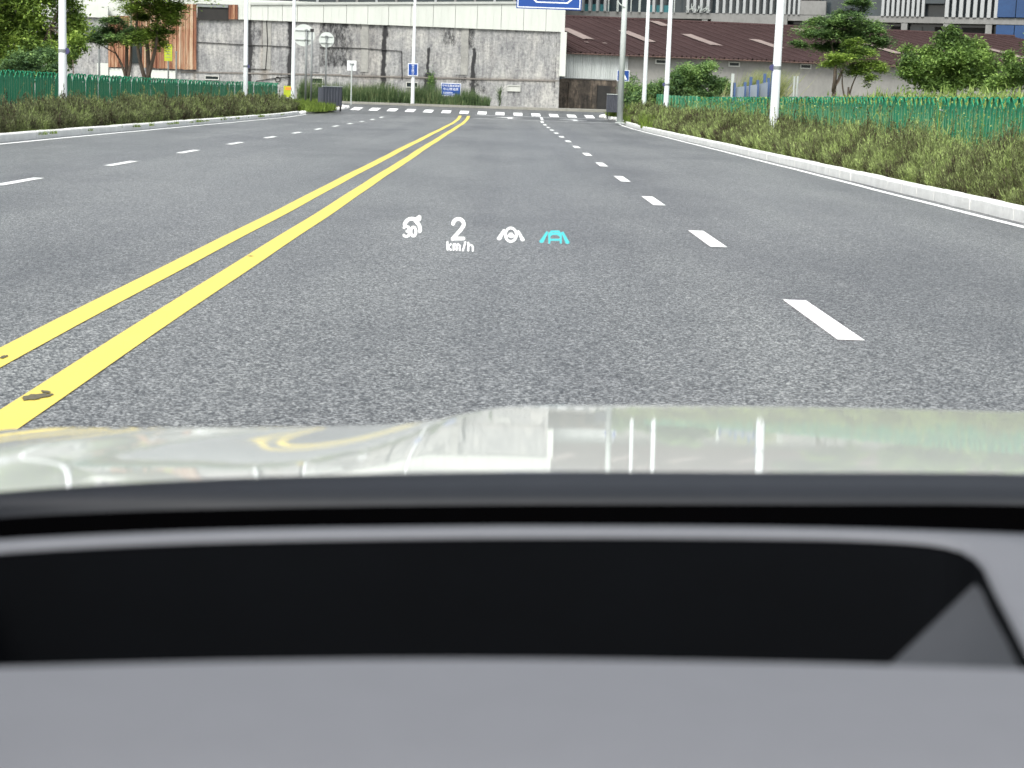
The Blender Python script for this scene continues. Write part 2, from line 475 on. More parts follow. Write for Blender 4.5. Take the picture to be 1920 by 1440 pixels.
# kerb stones, one metre each
def kerb_mesh(side, seed):
    rr = random.Random(seed); mb = MB(); c = .025; w = .17; h = .165; L = .992
    prof = [(0, -.1), (0, h - c), (c * .35, h - c * .35), (c, h), (w, h + .004), (w, -.1)]
    a = [(side * x, 0, z + rr.uniform(-.003, .003)) for x, z in prof]; b = [(side * x, L, z + rr.uniform(-.003, .003)) for x, z in prof]
    n = len(prof)
    fs = [(i, i + n, i + n + 1, i + 1) for i in range(n - 1)] + [tuple(range(n - 1, -1, -1)), tuple(range(n, 2 * n))]
    mb.add(a + b, fs)
    return mb.mesh('kerb_stone', M_KERB)
KM = {s: [kerb_mesh(s, i) for i in range(3)] for s in (1, -1)}
for side, X, y_end in ((1, KR, 91), (-1, KL, 87)):
    kb = tag(empty('kerb'), kind='structure')
    y = 4.0; i = 0
    while y < y_end:
        o = link('kerb_stone', random.choice(KM[side]), kb, (X + random.uniform(-.006, .006), y, float(ge(y + .5)) + random.uniform(-.006, .004)))
        sl = (float(ge(y + 1)) - float(ge(y)))
        o.rotation_euler = (math.atan(sl), 0, random.uniform(-.004, .004))
        y += 1.0; i += 1
    # small rounded stones round the corner
    cor = CORN_R if side == 1 else CORN_L
    sm = []
    for q in range(3):
        bm = bmesh.new(); bmesh.ops.create_icosphere(bm, subdivisions=1, radius=.13)
        for v in bm.verts: v.co *= 1 + random.uniform(-.2, .2); v.co.z *= .8
        me = bpy.data.meshes.new('border_stone'); bm.to_mesh(me); bm.free(); me.materials.append(M_KERB); sm.append(me)
    for (xa, ya), (xb, yb) in zip(cor[:-1], cor[1:]):
        L = math.hypot(xb - xa, yb - ya); n = max(1, int(L / .24))
        for k in range(n):
            t = k / n; x = xa + (xb - xa) * t; yy = ya + (yb - ya) * t
            o = link('border_stone', random.choice(sm), kb, (x + random.uniform(-.03, .03), yy, float(ge(yy)) + .05))
            o.rotation_euler = (random.random(), random.random(), random.random() * 6)

# ================================================================== PLANTS
def blades(x, y, z, L, W, lean, spread=None):
    """triangular blades; arrays"""
    n = len(x)
    ang = RNG.uniform(0, 2 * np.pi, n)
    tl = np.abs(RNG.normal(0, lean, n))
    dx, dy, dz = np.cos(ang) * np.sin(tl), np.sin(ang) * np.sin(tl), np.cos(tl)
    wa = RNG.uniform(0, 2 * np.pi, n)
    wx, wy = np.cos(wa) * W / 2, np.sin(wa) * W / 2
    V = np.empty((n, 3, 3))
    V[:, 0] = np.stack([x - wx, y - wy, z], 1); V[:, 1] = np.stack([x + wx, y + wy, z], 1)
    V[:, 2] = np.stack([x + dx * L, y + dy * L, z + dz * L], 1)
    return V.reshape(-1, 3)
def leaves(c, s, flat=.6, ratio=.45):
    """kite-shaped leaf quads about centres c with sizes s"""
    n = len(c)
    a = RNG.uniform(0, 2 * np.pi, n)
    el = RNG.normal(0, flat, n)
    d = np.stack([np.cos(a) * np.cos(el), np.sin(a) * np.cos(el), np.sin(el)], 1)
    r = RNG.normal(0, 1, (n, 3)); r[:, 2] *= .35
    w = np.cross(d, r); w[:, :] = np.cross(d, np.stack([RNG.normal(0, flat, n), RNG.normal(0, flat, n), np.ones(n)], 1))
    w /= np.linalg.norm(w, axis=1)[:, None] + 1e-6
    s = s[:, None]
    V = np.empty((n, 4, 3))
    V[:, 0] = c - d * s * .5; V[:, 1] = c + w * s * ratio * .5 + d * s * .05; V[:, 2] = c + d * s * .5; V[:, 3] = c - w * s * ratio * .5 + d * s * .05
    return V.reshape(-1, 3)
def lump(x, y, seed=0):
    return (np.sin(x * 2.1 + seed) * np.cos(y * 1.7 + seed * 2) + np.sin(y * 3.3 + seed) * .6 + np.sin(x * 5.1 + y * 4.3) * .45) / 2.05

def twigs(x, y, z, L, tilt, m, ll, lw, aim=None):
    """leafy twigs: n stems, m narrow leaves on each, pointing up and out"""
    n = len(x)
    a = RNG.uniform(0, 6.283, n); tl = np.abs(RNG.normal(0, tilt, n))
    D = np.stack([np.cos(a) * np.sin(tl), np.sin(a) * np.sin(tl), np.cos(tl)], 1)
    if aim is not None:
        D += np.stack([np.cos(aim[0]) * np.sin(aim[1]), np.sin(aim[0]) * np.sin(aim[1]), np.cos(aim[1])], 1)
        D /= np.linalg.norm(D, axis=1)[:, None]
    P = np.stack([x, y, z], 1)
    t = np.tile(np.linspace(.12, 1.0, m), n) + RNG.uniform(-.04, .04, n * m)
    Pi = np.repeat(P, m, 0) + np.repeat(D * L[:, None], m, 0) * t[:, None]
    b = RNG.uniform(0, 6.283, n * m); sp = RNG.uniform(.5, 1.0, n * m) * (1.25 - .75 * np.clip(t, 0, 1))
    E = np.repeat(D, m, 0) + np.stack([np.cos(b) * sp, np.sin(b) * sp, RNG.uniform(-.2, .3, n * m)], 1)
    E /= np.linalg.norm(E, axis=1)[:, None]
    l_ = (np.repeat(ll, m) * RNG.uniform(.6, 1.3, n * m))[:, None]; w_ = (np.repeat(lw, m) * .5)[:, None]
    wa = np.cross(E, RNG.normal(0, 1, (n * m, 3))); wa /= np.linalg.norm(wa, axis=1)[:, None] + 1e-6
    V = np.empty((n * m, 3, 3)); V[:, 0] = Pi - wa * w_; V[:, 1] = Pi + wa * w_; V[:, 2] = Pi + E * l_
    return V.reshape(-1, 3)
def hedge(name, label, x0, x1, ya, yb, n, hf, mat, nt=300, m=11):
    # density falls off with distance so that leaves keep about the same size in the picture
    u = RNG.random(n); y = ya * (yb / ya) ** u
    t = RNG.random(n); x = x0 + (x1 - x0) * t
    sc = np.clip(y / 30, .7, 2.6)
    ridge = 1 - .45 * np.abs(2 * t - 1) ** 3
    # each twig belongs to a shrub: a dome about a jittered centre
    S = .80
    iy = np.floor(y / S); ix = np.floor((x - x0) / S)
    h1 = np.modf(np.abs(np.sin(iy * 12.9898 + ix * 78.233) * 43758.5453))[0]; h2 = np.modf(np.abs(np.sin(iy * 39.346 + ix * 11.135) * 24634.6345))[0]
    cx_ = x0 + (ix + .3 + .4 * h1) * S; cy_ = (iy + .25 + .5 * h2) * S
    r_ = np.clip(np.hypot(x - cx_, y - cy_) / (S * .62), 0, 1.25)
    H = hf(t, y) * ridge * (.72 + .42 * h1 + .14 * lump(x * .5 + 9, y * .33)) * (1 - .55 * r_ ** 2)
    L = RNG.uniform(.15, .32, n) * np.clip(sc, .8, 1.3)
    zt = np.maximum(H * RNG.random(n) ** .45 - L * .75, 0)
    aim = (np.arctan2(y - cy_, x - cx_), .15 + .62 * np.clip(r_, 0, 1))
    V = twigs(x, y, ge(y) + .08 + zt, L, .30, m, .058 * sc ** .75, .0165 * sc ** .9, aim)
    u = RNG.random(nt); y = ya * (yb / ya) ** u; t = RNG.random(nt) ** .6; x = x0 + (x1 - x0) * t
    sc = np.clip(y / 30, .7, 2.6)
    V2 = twigs(x, y, ge(y) + .10 + hf(t, y) * .55, RNG.uniform(.3, .75, nt), .22, 30, .05 * sc ** .75, .015 * sc)
    o = mesh_np(name, np.concatenate([V, V2]), 3, mat)
    return tag(o, label, None, None, 'stuff')
hr = hedge('verge_shrubs', 'mass of olive and brown-tipped shrubs filling the verge behind the right kerb', 6.40, 7.75, 13, 95, 40000,
           lambda t, y: .72 + .42 * t, M_HEDGE_R, nt=300)
hl = hedge('hedge', 'low olive hedge along the left kerb in front of the green fence', -11.9, -10.2, 26, 90, 26000,
           lambda t, y: .80 + 0 * t, M_HEDGE, nt=120)
# tufts of fresh grass at the kerb edge and round the corner
def grass(name, pts, n, r, h, mat, label, w=.012):
    V = []
    for (x, y, rr, hh) in pts:
        m = int(n * rr / r)
        a = RNG.uniform(0, 6.283, m); q = np.sqrt(RNG.random(m)) * rr
        X, Y = x + q * np.cos(a), y + q * np.sin(a) * 1.6
        V.append(blades(X, Y, ge(Y) + .09, RNG.uniform(.4, 1, m) * hh, np.full(m, w) * np.clip(Y / 30, .8, 3), .4))
    o = mesh_np(name, np.concatenate(V), 3, mat)
    return tag(o, label, None, None, 'stuff')
tufts = [(6.36, random.uniform(14, 88), random.uniform(.08, .3), random.uniform(.05, .12)) for _ in range(60)]
tufts += [(-10.15, random.uniform(30, 85), random.uniform(.1, .4), random.uniform(.06, .15)) for _ in range(45)]
grass('grass', tufts, 240, .2, .1, M_GRASS, 'short fresh grass creeping over the kerb edges')
tg = [(7.3 + random.uniform(-.6, .6), random.uniform(76, 96), random.uniform(.4, .8), random.uniform(.5, .95)) for _ in range(26)]
tg += [(random.uniform(5.9, 7.5), random.uniform(92, 96.5), .6, .45) for _ in range(12)]
tg += [(random.uniform(-10.6, -9.3), random.uniform(90, 95.5), .7, .5) for _ in range(16)]
grass('grass', tg, 420, .6, .5, M_GRASS, 'bright overgrown grass round the two street corners', .02)
# tall green reeds at the foot of the concrete wall
def reeds(name, label, segs, n, mat, y0, y1, zb=.5):
    V = []
    for (xa, xb, h) in segs:
        m = int(n * (xb - xa))
        x = RNG.uniform(xa, xb, m); y = RNG.uniform(y0, y1, m)
        hh = h * (.55 + .45 * RNG.random(m)) * (1 + .15 * lump(x * 3, y))
        V.append(blades(x, y, np.full(m, zb), hh, RNG.uniform(.03, .07, m), .2))
    return tag(mesh_np(name, np.concatenate(V), 3, mat), label, None, None, 'stuff')
reeds('reeds', 'dark green reeds growing along the foot of the stained concrete wall',
      [(-11.6, -8.2, 1.35), (-10.2, -5.0, 1.15), (-8.4, -6.9, 1.5), (-5.6, -4.0, 1.45), (-4.0, -2.7, 0.75), (-3.2, -1.6, 1.0), (-2.2, -.9, .8), (-2.6, -1.9, 1.3), (-13, -11.5, 1.6)],
      420, M_REED, 113.0, 115.5)

def tube_limb(mb, a, b, r0, r1, bend=.12, n=6):
    a, b = Vector(a), Vector(b); d = b - a
    off = Vector((random.uniform(-1, 1), random.uniform(-1, 1), random.uniform(0, .6))) * d.length * bend
    pts = [a + d * t + off * math.sin(math.pi * t) for t in [i / (n - 1) for i in range(n)]]
    mb.tube(pts, [r0 + (r1 - r0) * i / (n - 1) for i in range(n)], 7)
    return pts
def tree(name, label, loc, trunk_h, trunk_r, clumps, mat, leaf=.14, dens=380, flat=.35, group=None, cat='tree', forks=None, lean=(0, 0), fat=1.5):
    """clumps: (x, y, z, rx, rz) relative to the base"""
    t = empty(name, loc); tag(t, label, cat, group)
    mb = MB()
    top = Vector((lean[0], lean[1], trunk_h))
    pts = tube_limb(mb, (0, 0, -.3), top, trunk_r * 1.15, trunk_r * .7, .04)
    for f in (forks or []):
        tube_limb(mb, (0, 0, trunk_h * .35), f, trunk_r * .8, trunk_r * .4, .08)
    hubs = [top] + [Vector(f) for f in (forks or [])]
    for c in clumps:
        e = Vector(c[:3]); h = min(hubs, key=lambda q: (q - e).length)
        tube_limb(mb, h, e - Vector((0, 0, c[4] * .3)), trunk_r * .26, trunk_r * .07, .12)
    mb.build('trunk', M_BARK, t, smooth=True)
    V = []
    for (x, y, z, rx, rz) in clumps:
        rz *= fat; rx *= 1.08
        n = int(dens * (rx ** 1.6) * 5.0) + 200
        # several small flat sprays inside each clump
        k = max(5, int(9 * rx))
        sp = RNG.normal(0, .45, (k, 3)) * [rx, rx, rz]
        idx = RNG.integers(0, k, n)
        spread = rx * .42
        c = sp[idx] + RNG.normal(0, 1, (n, 3)) * [spread, spread, max(rz * .30, .07)]
        c += [x, y, z]
        # sprays droop at their edge
        c[:, 2] -= .25 * ((c[:, 0] - x - sp[idx, 0]) ** 2 + (c[:, 1] - y - sp[idx, 1]) ** 2) / max(rx, .4)
        V.append(leaves(c, RNG.uniform(.6, 1.4, n) * leaf, flat))
    mesh_np('crown', np.concatenate(V), 4, mat, t)
    return t
def cl(px, py, Y, w, h, base, jit=.8):
    """clump from its place in the photograph, given the tree's distance; w,h in photo pixels"""
    Yc = Y + random.uniform(-jit, jit)
    p = at(px, py, Yc) - Vector(base)
    return (p.x, p.y, p.z, w / 2 / F * Y, h / 2 / F * Y)
def base_at(px, Y, z=.1):
    q = at(px, 180, Y); return (q.x, Y, z)
# left: big dense tree at the picture's edge, two flat-topped ones
b = base_at(60, 64)
tree('broadleaf_tree', 'big dense broadleaf tree behind the left fence at the first lamp pole', b, 3.0, .16,
     [cl(x, y, 64, w, h, b) for x, y, w, h in [(20, 15, 70, 50), (75, 10, 70, 45), (120, 30, 50, 50), (40, 55, 80, 50), (95, 65, 60, 45), (140, 50, 34, 50), (145, 75, 28, 30),
      (15, 90, 60, 40), (65, 100, 60, 40), (105, 100, 50, 30), (-30, 40, 80, 90), (-30, -40, 110, 60), (50, -50, 110, 60), (115, -25, 60, 50), (60, -110, 80, 50), (0, 130, 50, 30), (-60, 120, 60, 50)]],
     M_TREE_Y, .15, 900, .6, forks=[(-.6, .2, 3.2), (.7, -.2, 2.9)])
b = base_at(95, 60)
tree('bush', 'dark low bush between the big tree and the left fence', b, .9, .06,
     [cl(x, y, 60, w, h, b) for x, y, w, h in [(50, 120, 50, 26), (85, 112, 44, 26), (98, 128, 34, 16), (25, 125, 50, 20), (70, 132, 50, 14)]], M_TREE_D, .12, 900, .6, cat='bush')
b = base_at(238, 82)
tree('spreading_tree', 'small flat-topped tree with forked trunk before the rusty sheets', b, 3.0, .10,
     [cl(x, y, 82, w, h, b) for x, y, w, h in [(170, 68, 30, 16), (195, 62, 36, 18), (222, 52, 44, 22), (250, 60, 34, 18), (215, 38, 40, 12), (240, 75, 26, 10), (180, 74, 20, 10), (205, 70, 40, 14)]],
     M_TREE_D, .15, 850, .25, forks=[(-.5, 0, 2.4), (.15, .1, 3.1)])
b = base_at(274, 80)
tree('spreading_tree', 'taller layered tree with single dark trunk before the rusty sheets', b, 3.2, .12,
     [cl(x, y, 80, w, h, b) for x, y, w, h in [(255, 8, 50, 18), (290, 4, 60, 18), (325, 10, 44, 16), (262, 28, 40, 14), (300, 22, 40, 12), (320, 32, 34, 12), (258, 72, 40, 24), (295, 75, 36, 20), (285, 60, 40, 16), (310, 55, 30, 10),
      (285, -25, 100, 24), (240, -12, 44, 20), (300, -45, 60, 20)]],
     M_TREE_Y, .15, 800, .25, forks=[(-.4, .1, 4.2), (.5, 0, 4.3)])
b = base_at(137, 74)
tree('sapling', 'thin sapling just to the right of the first lamp pole', b, 2.1, .025,
     [cl(x, y, 74, w, h, b) for x, y, w, h in [(135, 108, 16, 10), (142, 102, 10, 8), (130, 116, 10, 8)]], M_TREE, .13, 700, .5, cat='sapling')
# right
b = base_at(1561, 86, .9)
tree('spreading_tree', 'tall feathery layered tree in front of the brown roofed shed', b, 3.0, .10,
     [cl(x, y, 86, w, h, b) for x, y, w, h in [(1590, 22, 34, 14), (1617, 10, 30, 20), (1570, 38, 60, 14), (1535, 40, 40, 12), (1605, 45, 60, 16), (1640, 52, 40, 12), (1560, 60, 70, 16), (1525, 64, 34, 10), (1610, 70, 70, 16), (1648, 78, 30, 10),
      (1575, 85, 60, 14), (1540, 86, 30, 10), (1500, 84, 26, 8), (1625, 92, 40, 12), (1590, 100, 40, 12), (1602, 0, 30, 10), (1570, 112, 30, 10)]],
     M_TREE_D, .16, 850, .22, forks=[(-.3, .1, 3.6), (.6, 0, 3.4)])
b = base_at(1590, 78, .9)
tree('spreading_tree', 'small young layered tree beside the tall feathery one', b, 1.2, .06,
     [cl(x, y, 78, w, h, b) for x, y, w, h in [(1575, 105, 44, 10), (1610, 98, 40, 12), (1560, 118, 30, 8), (1600, 122, 50, 10), (1640, 118, 34, 8), (1612, 135, 40, 8), (1650, 128, 24, 8), (1630, 145, 24, 12), (1595, 84, 26, 12)]],
     M_TREE_Y, .13, 800, .22, forks=[(-.3, 0, 1.7), (.35, 0, 1.8)])
b = base_at(1790, 72, .9)
tree('round_bush', 'large rounded light green bush in front of the brown roof', b, 1.2, .09,
     [cl(x, y, 72, w, h, b) for x, y, w, h in [(1785, 62, 34, 22), (1810, 75, 40, 26), (1770, 82, 40, 24), (1735, 92, 44, 24), (1790, 100, 60, 30), (1830, 98, 44, 26), (1715, 118, 44, 24), (1755, 122, 60, 28), (1800, 130, 60, 30), (1845, 125, 44, 26), (1860, 142, 40, 24), (1735, 142, 60, 22), (1780, 152, 60, 22), (1700, 138, 24, 14), (1822, 150, 60, 20)]],
     M_TREE, .15, 900, .5, cat='bush')
b = base_at(1905, 66, .9)
tree('bush', 'smaller bush at the right edge beyond the fence', b, .8, .07,
     [cl(x, y, 66, w, h, b) for x, y, w, h in [(1905, 125, 40, 30), (1880, 150, 44, 24), (1935, 115, 44, 40), (1960, 140, 50, 40), (1915, 150, 40, 24), (1895, 108, 20, 12)]],
     M_TREE, .14, 900, .5, cat='bush')
b = base_at(1300, 101, .3)
tree('bush', 'dark green bush behind the solid end of the right fence', b, 1.2, .08,
     [cl(x, y, 101, w, h, b) for x, y, w, h in [(1290, 132, 40, 20), (1320, 130, 34, 22), (1275, 150, 40, 24), (1310, 155, 50, 26), (1340, 160, 30, 18), (1360, 162, 22, 18), (1262, 168, 24, 16), (1300, 172, 60, 16), (1230, 172, 40, 18), (1205, 178, 40, 20)]],
     M_TREE_D, .16, 1000, .6, cat='bush')
b = base_at(1190, 108, .3)
tree('bush', 'dark creeper-like bush against the brown wall behind the signpost', b, .8, .06,
     [cl(x, y, 108, w, h, b) for x, y, w, h in [(1185, 160, 30, 20), (1200, 175, 40, 24), (1180, 185, 30, 20), (1225, 165, 20, 20)]], M_TREE_D, .14, 500, .7, cat='bush')
# leaning tall grass clump beyond the fence
V = []
for k in range(2600):
    pass
n = 2600
q = at(1395, 176, 93)
x = RNG.normal(q.x + .5, .55, n); y = RNG.normal(93, .4, n)
a = blades(x, y, np.full(n, 1.1), RNG.uniform(.7, 2.1, n), RNG.uniform(.03, .05, n), .10).reshape(-1, 3, 3)
a[:, 2, 0] += (a[:, 2, 2] - 1.1) * RNG.uniform(.1, .9, n)
tag(mesh_np('pampas_grass', a.reshape(-1, 3), 3, leafy('pampas_foliage', [(.10, .12, .05), (.2, .24, .09), (.36, .36, .18)], patch=1)),
    'leaning clump of tall pale grass behind the blue and white hoarding', 'tall grass', None, 'stuff')
# weedy bank behind the right fence
bank = MB()
rows = []
for yy in range(28, 100, 3):
    rows.append([(8.9, yy, .1), (9.8, yy, .85), (12, yy, 1.15), (40, yy, 1.2)])
bank.grid(rows); bank = bank.build('embankment', M_EARTH); tag(bank, kind='structure')
n = 60000
u = RNG.random(n); y = 28 * (97 / 28) ** u; x = 8.7 + RNG.random(n) ** 1.5 * 9
hb = np.interp(x, [8.9, 9.8, 12, 40], [.1, .85, 1.15, 1.2])
hh = RNG.uniform(.15, .55, n) * (1 + .5 * lump(x, y * .6)) * np.interp(y, [28, 52, 62, 80, 97], [1.1, 1.5, .8, .45, .4])
tag(mesh_np('weeds', blades(x, y, hb + RNG.random(n) * hh * .8, RNG.uniform(.1, .3, n), RNG.uniform(.03, .06, n) * np.clip(y / 40, .8, 2), .8), 3, M_WEED),
    'yellow-green weeds on the bank behind the right fence', None, None, 'stuff')

# ================================================================== FENCES
def picket_mesh(side):
    """side: direction the bent-over top leans (towards the road)"""
    mb = MB()
    prof = [(0, 0), (0, 1.13), (.008, 1.22), (.028, 1.285), (.055, 1.305), (.082, 1.28), (.09, 1.22)]
    wid = [.185, .185, .10, .07, .06, .05, .03]
    th = .014
    A = []; B = []
    for (d, z), w in zip(prof, wid):
        A.append([(-side * d, -w, z), (-side * d, w, z)]); B.append([(-side * (d - th), -w, z - (th if d > .03 else 0)), (-side * (d - th), w, z - (th if d > .03 else 0))])
    mb.mi = 0
    mb.grid(A); mb.grid([r[::-1] for r in B])
    for i in range(len(prof) - 1):
        for k in (0, 1):
            mb.quad(A[i][k], A[i + 1][k], B[i + 1][k], B[i][k])
    mb.mi = 1
    s = -side
    mb.box(min(s * .004, s * .012), max(s * .004, s * .012), .168, .190, .0, 1.16)
    mb.box(min(s * .004, s * .009), max(s * .004, s * .009), -.03, -.012, .0, 1.1)
    mb.mi = 1
    mb.quad((s * .03, -.055, 1.300), (s * .03, .055, 1.300), (s * .072, .045, 1.309), (s * .072, -.045, 1.309))  # paler patch on the bent top, sky sheen put into the colour
    return mb.mesh('picket', [M_GREEN, M_GREEN_L])
def fence(label, xf, y0, y1, side, base=.1, top_scale=1.0, step=.275, solid=None):
    t = empty('green_fence', (0, 0, 0)); tag(t, label, 'fence')
    pm = picket_mesh(side)
    y = y0; i = 0
    while y < y1 and i < 298:
        x = xf(y)
        o = link('picket', pm, t, (x + random.uniform(-.012, .012), y, min(0.0, float(ge(y))) + base + random.uniform(-.008, .008)))
        o.scale = (1, step / .39, top_scale)
        o.rotation_euler = (0, random.uniform(-.02, .02), random.uniform(-.05, .05))
        y += step; i += 1
    for z, r in ((.35, .022), (1.08, .026)):
        pts = [(xf(yy) + side * .045, yy, min(0.0, float(ge(yy))) + base + z * top_scale) for yy in np.arange(y0, y, 2.0)]
        MB().tube(pts, r, 6).build('rail', M_SIGNW if z > 1 else M_GREEN, t)
    k = y0
    while k < y:
        MB().box(-.03, .03, -.03, .03, -.2, 1.2 * top_scale).build('post', M_GREEN_L, t, loc=(xf(k) + side * .11, k, min(0.0, float(ge(k))) + base)); k += 6.0
    return t
# right: -side toward road (-X); hooks lean to -X*side
fence('green picket fence with bent-over tops behind the right verge shrubs', lambda y: 8.0, 22, 74, 1, .1, 1.08, .38)
fence('green picket fence with bent-over tops behind the left hedge', lambda y: -13.0 - .0 * y, 38, 103, -1, .05, 1.10, .43)
# right far end: plain flat sheets
t = empty('sheet_hoarding', (0, 0, 0)); tag(t, 'smooth dark green sheet hoarding continuing the right fence to the street corner', 'hoarding')
y = 74.3
while y < 93.5:
    MB().box(-.02, .02, 0, 1.46, 0, 1.42 + random.uniform(-.015, .015)).build('sheet_panel', M_GREEN, t, loc=(8.0 + random.uniform(-.015, .015), y, min(0.02, float(ge(y))) + .12))
    MB().box(-.035, .035, -.03, .02, 0, 1.45).build('post', M_GREEN_L, t, loc=(7.99, y - .01, min(0.02, float(ge(y))) + .1))
    y += 1.5
MB().box(0, 2.2, -.02, .02, 0, 1.35).build('sheet_panel', M_GREEN, t, loc=(8.05, 93.9, .12))
# vines on the right fence
n = 9000
u = RNG.random(n); y = 22 * (92 / 22) ** u
k = (lump(y * .8, y * 1.9) + lump(y * 3.1, y)) * .5
z = .15 + RNG.random(n) ** .8 * (1.35)
keep = RNG.random(n) < np.clip(.25 + .75 * k + np.where(z > 1.15, .35, 0) - np.where(y > 72, .25, 0), .03, 1)
y, z = y[keep], z[keep]; n = len(y)
x = 8.0 - np.abs(RNG.normal(.05, .05, n)) + np.where(z > 1.2, RNG.normal(0, .15, n), 0)
c = np.stack([x, y, ge(y) + z], 1)
st = RNG.random(420); ys = 22 * (92 / 22) ** st
V1 = leaves(c, RNG.uniform(.03, .065, n) * np.clip(y / 40, .8, 1.8), .9, .7)
tag(mesh_np('vines', V1, 4, M_WEED), 'yellow-green vines climbing over the right green fence', None, None, 'stuff')
# ... and thin stalks standing in front of it
V2 = blades(np.full(420, 7.75) + RNG.normal(0, .1, 420), ys, ge(ys) + .6, RNG.uniform(.3, .95, 420), RNG.uniform(.015, .03, 420) * np.clip(ys / 35, .8, 1.8), .15)
tag(mesh_np('weeds', V2, 3, M_WEED), 'thin upright weed stalks in front of the right fence', None, None, 'stuff')

# ================================================================== POLES AND SIGNS
def lamp_pole(px, Y, label, band_z=None, arm=True, r=.122, z0=None, sgn=1):
    q = at(px, 190, Y); zb = float(ge(Y)) + .1 if z0 is None else z0
    t = empty('lamp_pole', (q.x, Y, zb)); tag(t, label, 'lamp pole', 'white lamp poles along the street')
    MB().tube([(0, 0, 0), (0, 0, .02), (0, 0, 9.6)], [r, r, r * .48], 16).build('shaft', M_POLE, t, smooth=True)
    MB().box(-.2, .2, -.2, .2, 0, .02).build('base_plate', M_GALV, t)
    MB().tube([(0, 0, 9.5), (0, 0, 9.9), (sgn * .5, 0, 10.2), (sgn * 1.7, 0, 10.35)], [.055, .05, .04, .035], 8).build('arm', M_POLE, t, smooth=True)
    MB().box(sgn * 1.2 if sgn > 0 else -1.95, 1.95 if sgn > 0 else -1.2, -.14, .14, 10.30, 10.40).build('lamp_head', M_GALV, t)
    if band_z:
        m = MB(); k = 12; rr = r * (1 - .52 * band_z / 9.6) + .004
        m.tube([(0, 0, band_z - .045), (0, 0, band_z + .045)], rr, 16)
        m.build('strap', M_GREYP, t)
        d = MB(); vs = [(-sgn * (rr - .01) + 0, -.03, 0)]
        bm = bmesh.new(); bmesh.ops.create_cone(bm, cap_ends=True, segments=16, radius1=.085, radius2=.085, depth=.05)
        bmesh.ops.rotate(bm, verts=bm.verts, matrix=Matrix.Rotation(math.pi / 2, 3, 'X')); bmesh.ops.translate(bm, verts=bm.verts, vec=(sgn * (rr), -.03, band_z))
        me = bpy.data.meshes.new('number_disc'); bm.to_mesh(me); bm.free(); me.materials.append(worn('disc_purple%d' % px, (.05, .05, .16), (.04, .04, .1), .5)); link('number_disc', me, t)
    return t
lamp_pole(118, 49, 'white lamp pole standing nearest on the left, before the dense tree', 1.95, sgn=1)
lamp_pole(460, 84, 'white lamp pole behind the left hedge near the fence end', 2.1, sgn=1)
lamp_pole(549, 100, 'white lamp pole next to the big round sign back', None, sgn=1)
lamp_pole(773.5, 112, 'white lamp pole against the concrete wall carrying a blue sign', None, sgn=1, z0=.5)
lamp_pole(1207.5, 91, 'thinner white lamp pole just right of the grey signpost', None, sgn=-1)
lamp_pole(1249, 78, 'white lamp pole at the start of the green sheet hoarding', 1.9, sgn=-1)
lamp_pole(1453, 46, 'widest white lamp pole, rising from the right verge shrubs', 2.1, sgn=-1)

def text_mesh(name, s, size, mat, parent, loc, rot, align='CENTER', ext=.002, sx=1.0):
    cu = bpy.data.curves.new(name, 'FONT'); cu.body = s; cu.size = size; cu.align_x = align; cu.align_y = 'CENTER'; cu.extrude = ext
    tmp = bpy.data.objects.new('tmp', cu); COL.objects.link(tmp)
    dg = bpy.context.evaluated_depsgraph_get(); dg.update()
    me = bpy.data.meshes.new_from_object(tmp.evaluated_get(dg)); bpy.data.objects.remove(tmp)
    me.name = name; me.materials.clear(); me.materials.append(mat)
    o = link(name, me, parent); o.location = loc; o.rotation_euler = rot; o.scale = (sx, 1, 1)
    return o
FACE = (math.pi / 2, 0, 0)
def disc(name, r, th, mat, parent, loc, seg=32):
    bm = bmesh.new(); bmesh.ops.create_cone(bm, cap_ends=True, segments=seg, radius1=r, radius2=r, depth=th)
    bmesh.ops.rotate(bm, verts=bm.verts, matrix=Matrix.Rotation(math.pi / 2, 3, 'X'))
    me = bpy.data.meshes.new(name); bm.to_mesh(me); bm.free(); me.materials.append(mat)
    o = link(name, me, parent); o.location = loc; return o
def round_sign(px, py, r_px, Y, label, pole_r, pole_off=0):
    q = at(px, py, Y); zb = float(ge(Y)) + .1; r = r_px / F * Y
    t = empty('round_sign', (q.x + pole_off, Y, zb)); tag(t, label, 'road sign', 'round road signs seen from the back')
    h = q.z - zb
    MB().tube([(0, 0, 0), (0, 0, h + r * .55)], pole_r, 10).build('post', M_GREYP, t, smooth=True)
    disc('sign_plate', r, .03, M_SIGNBACK, t, (-pole_off, .09, h))
    for dz in (-.4, .45):
        MB().box(-r * .8 - pole_off, r * .8 - pole_off, .03, .072, h + dz * r - .025, h + dz * r + .025).build('rail', M_GALV, t)
        MB().box(-pole_r - .03, pole_r + .03, -pole_r - .012, .03, h + dz * r - .03, h + dz * r + .03).build('clamp', M_GREYP, t)
    return t
round_sign(569.5, 66, 20, 94, 'larger round sign back on a grey post beside the white pole', .055, .14)
round_sign(612, 74.5, 14, 96, 'smaller round sign back on a thinner grey post', .04, 0)
q = at(583, 190, 93)
t = empty('bare_post', (q.x, 93, float(ge(93)) + .1)); tag(t, 'slim grey post with a small cap right behind the larger round sign', 'post')
MB().tube([(0, 0, 0), (0, 0, 4.0)], .05, 10).build('post_shaft', M_GREYP, t, smooth=True)
MB().box(-.09, .09, -.06, .06, 3.9, 4.06).build('cap', M_BLACK, t)
q = at(659.5, 123, 103); zb = float(ge(103)) + .02
t = empty('square_sign', (q.x, 103, zb)); tag(t, 'small square white sign back on a slim post by the crosswalk', 'road sign')
MB().tube([(0, 0, 0), (0, 0, q.z - zb + .12)], .035, 8).build('post', M_GALV, t)
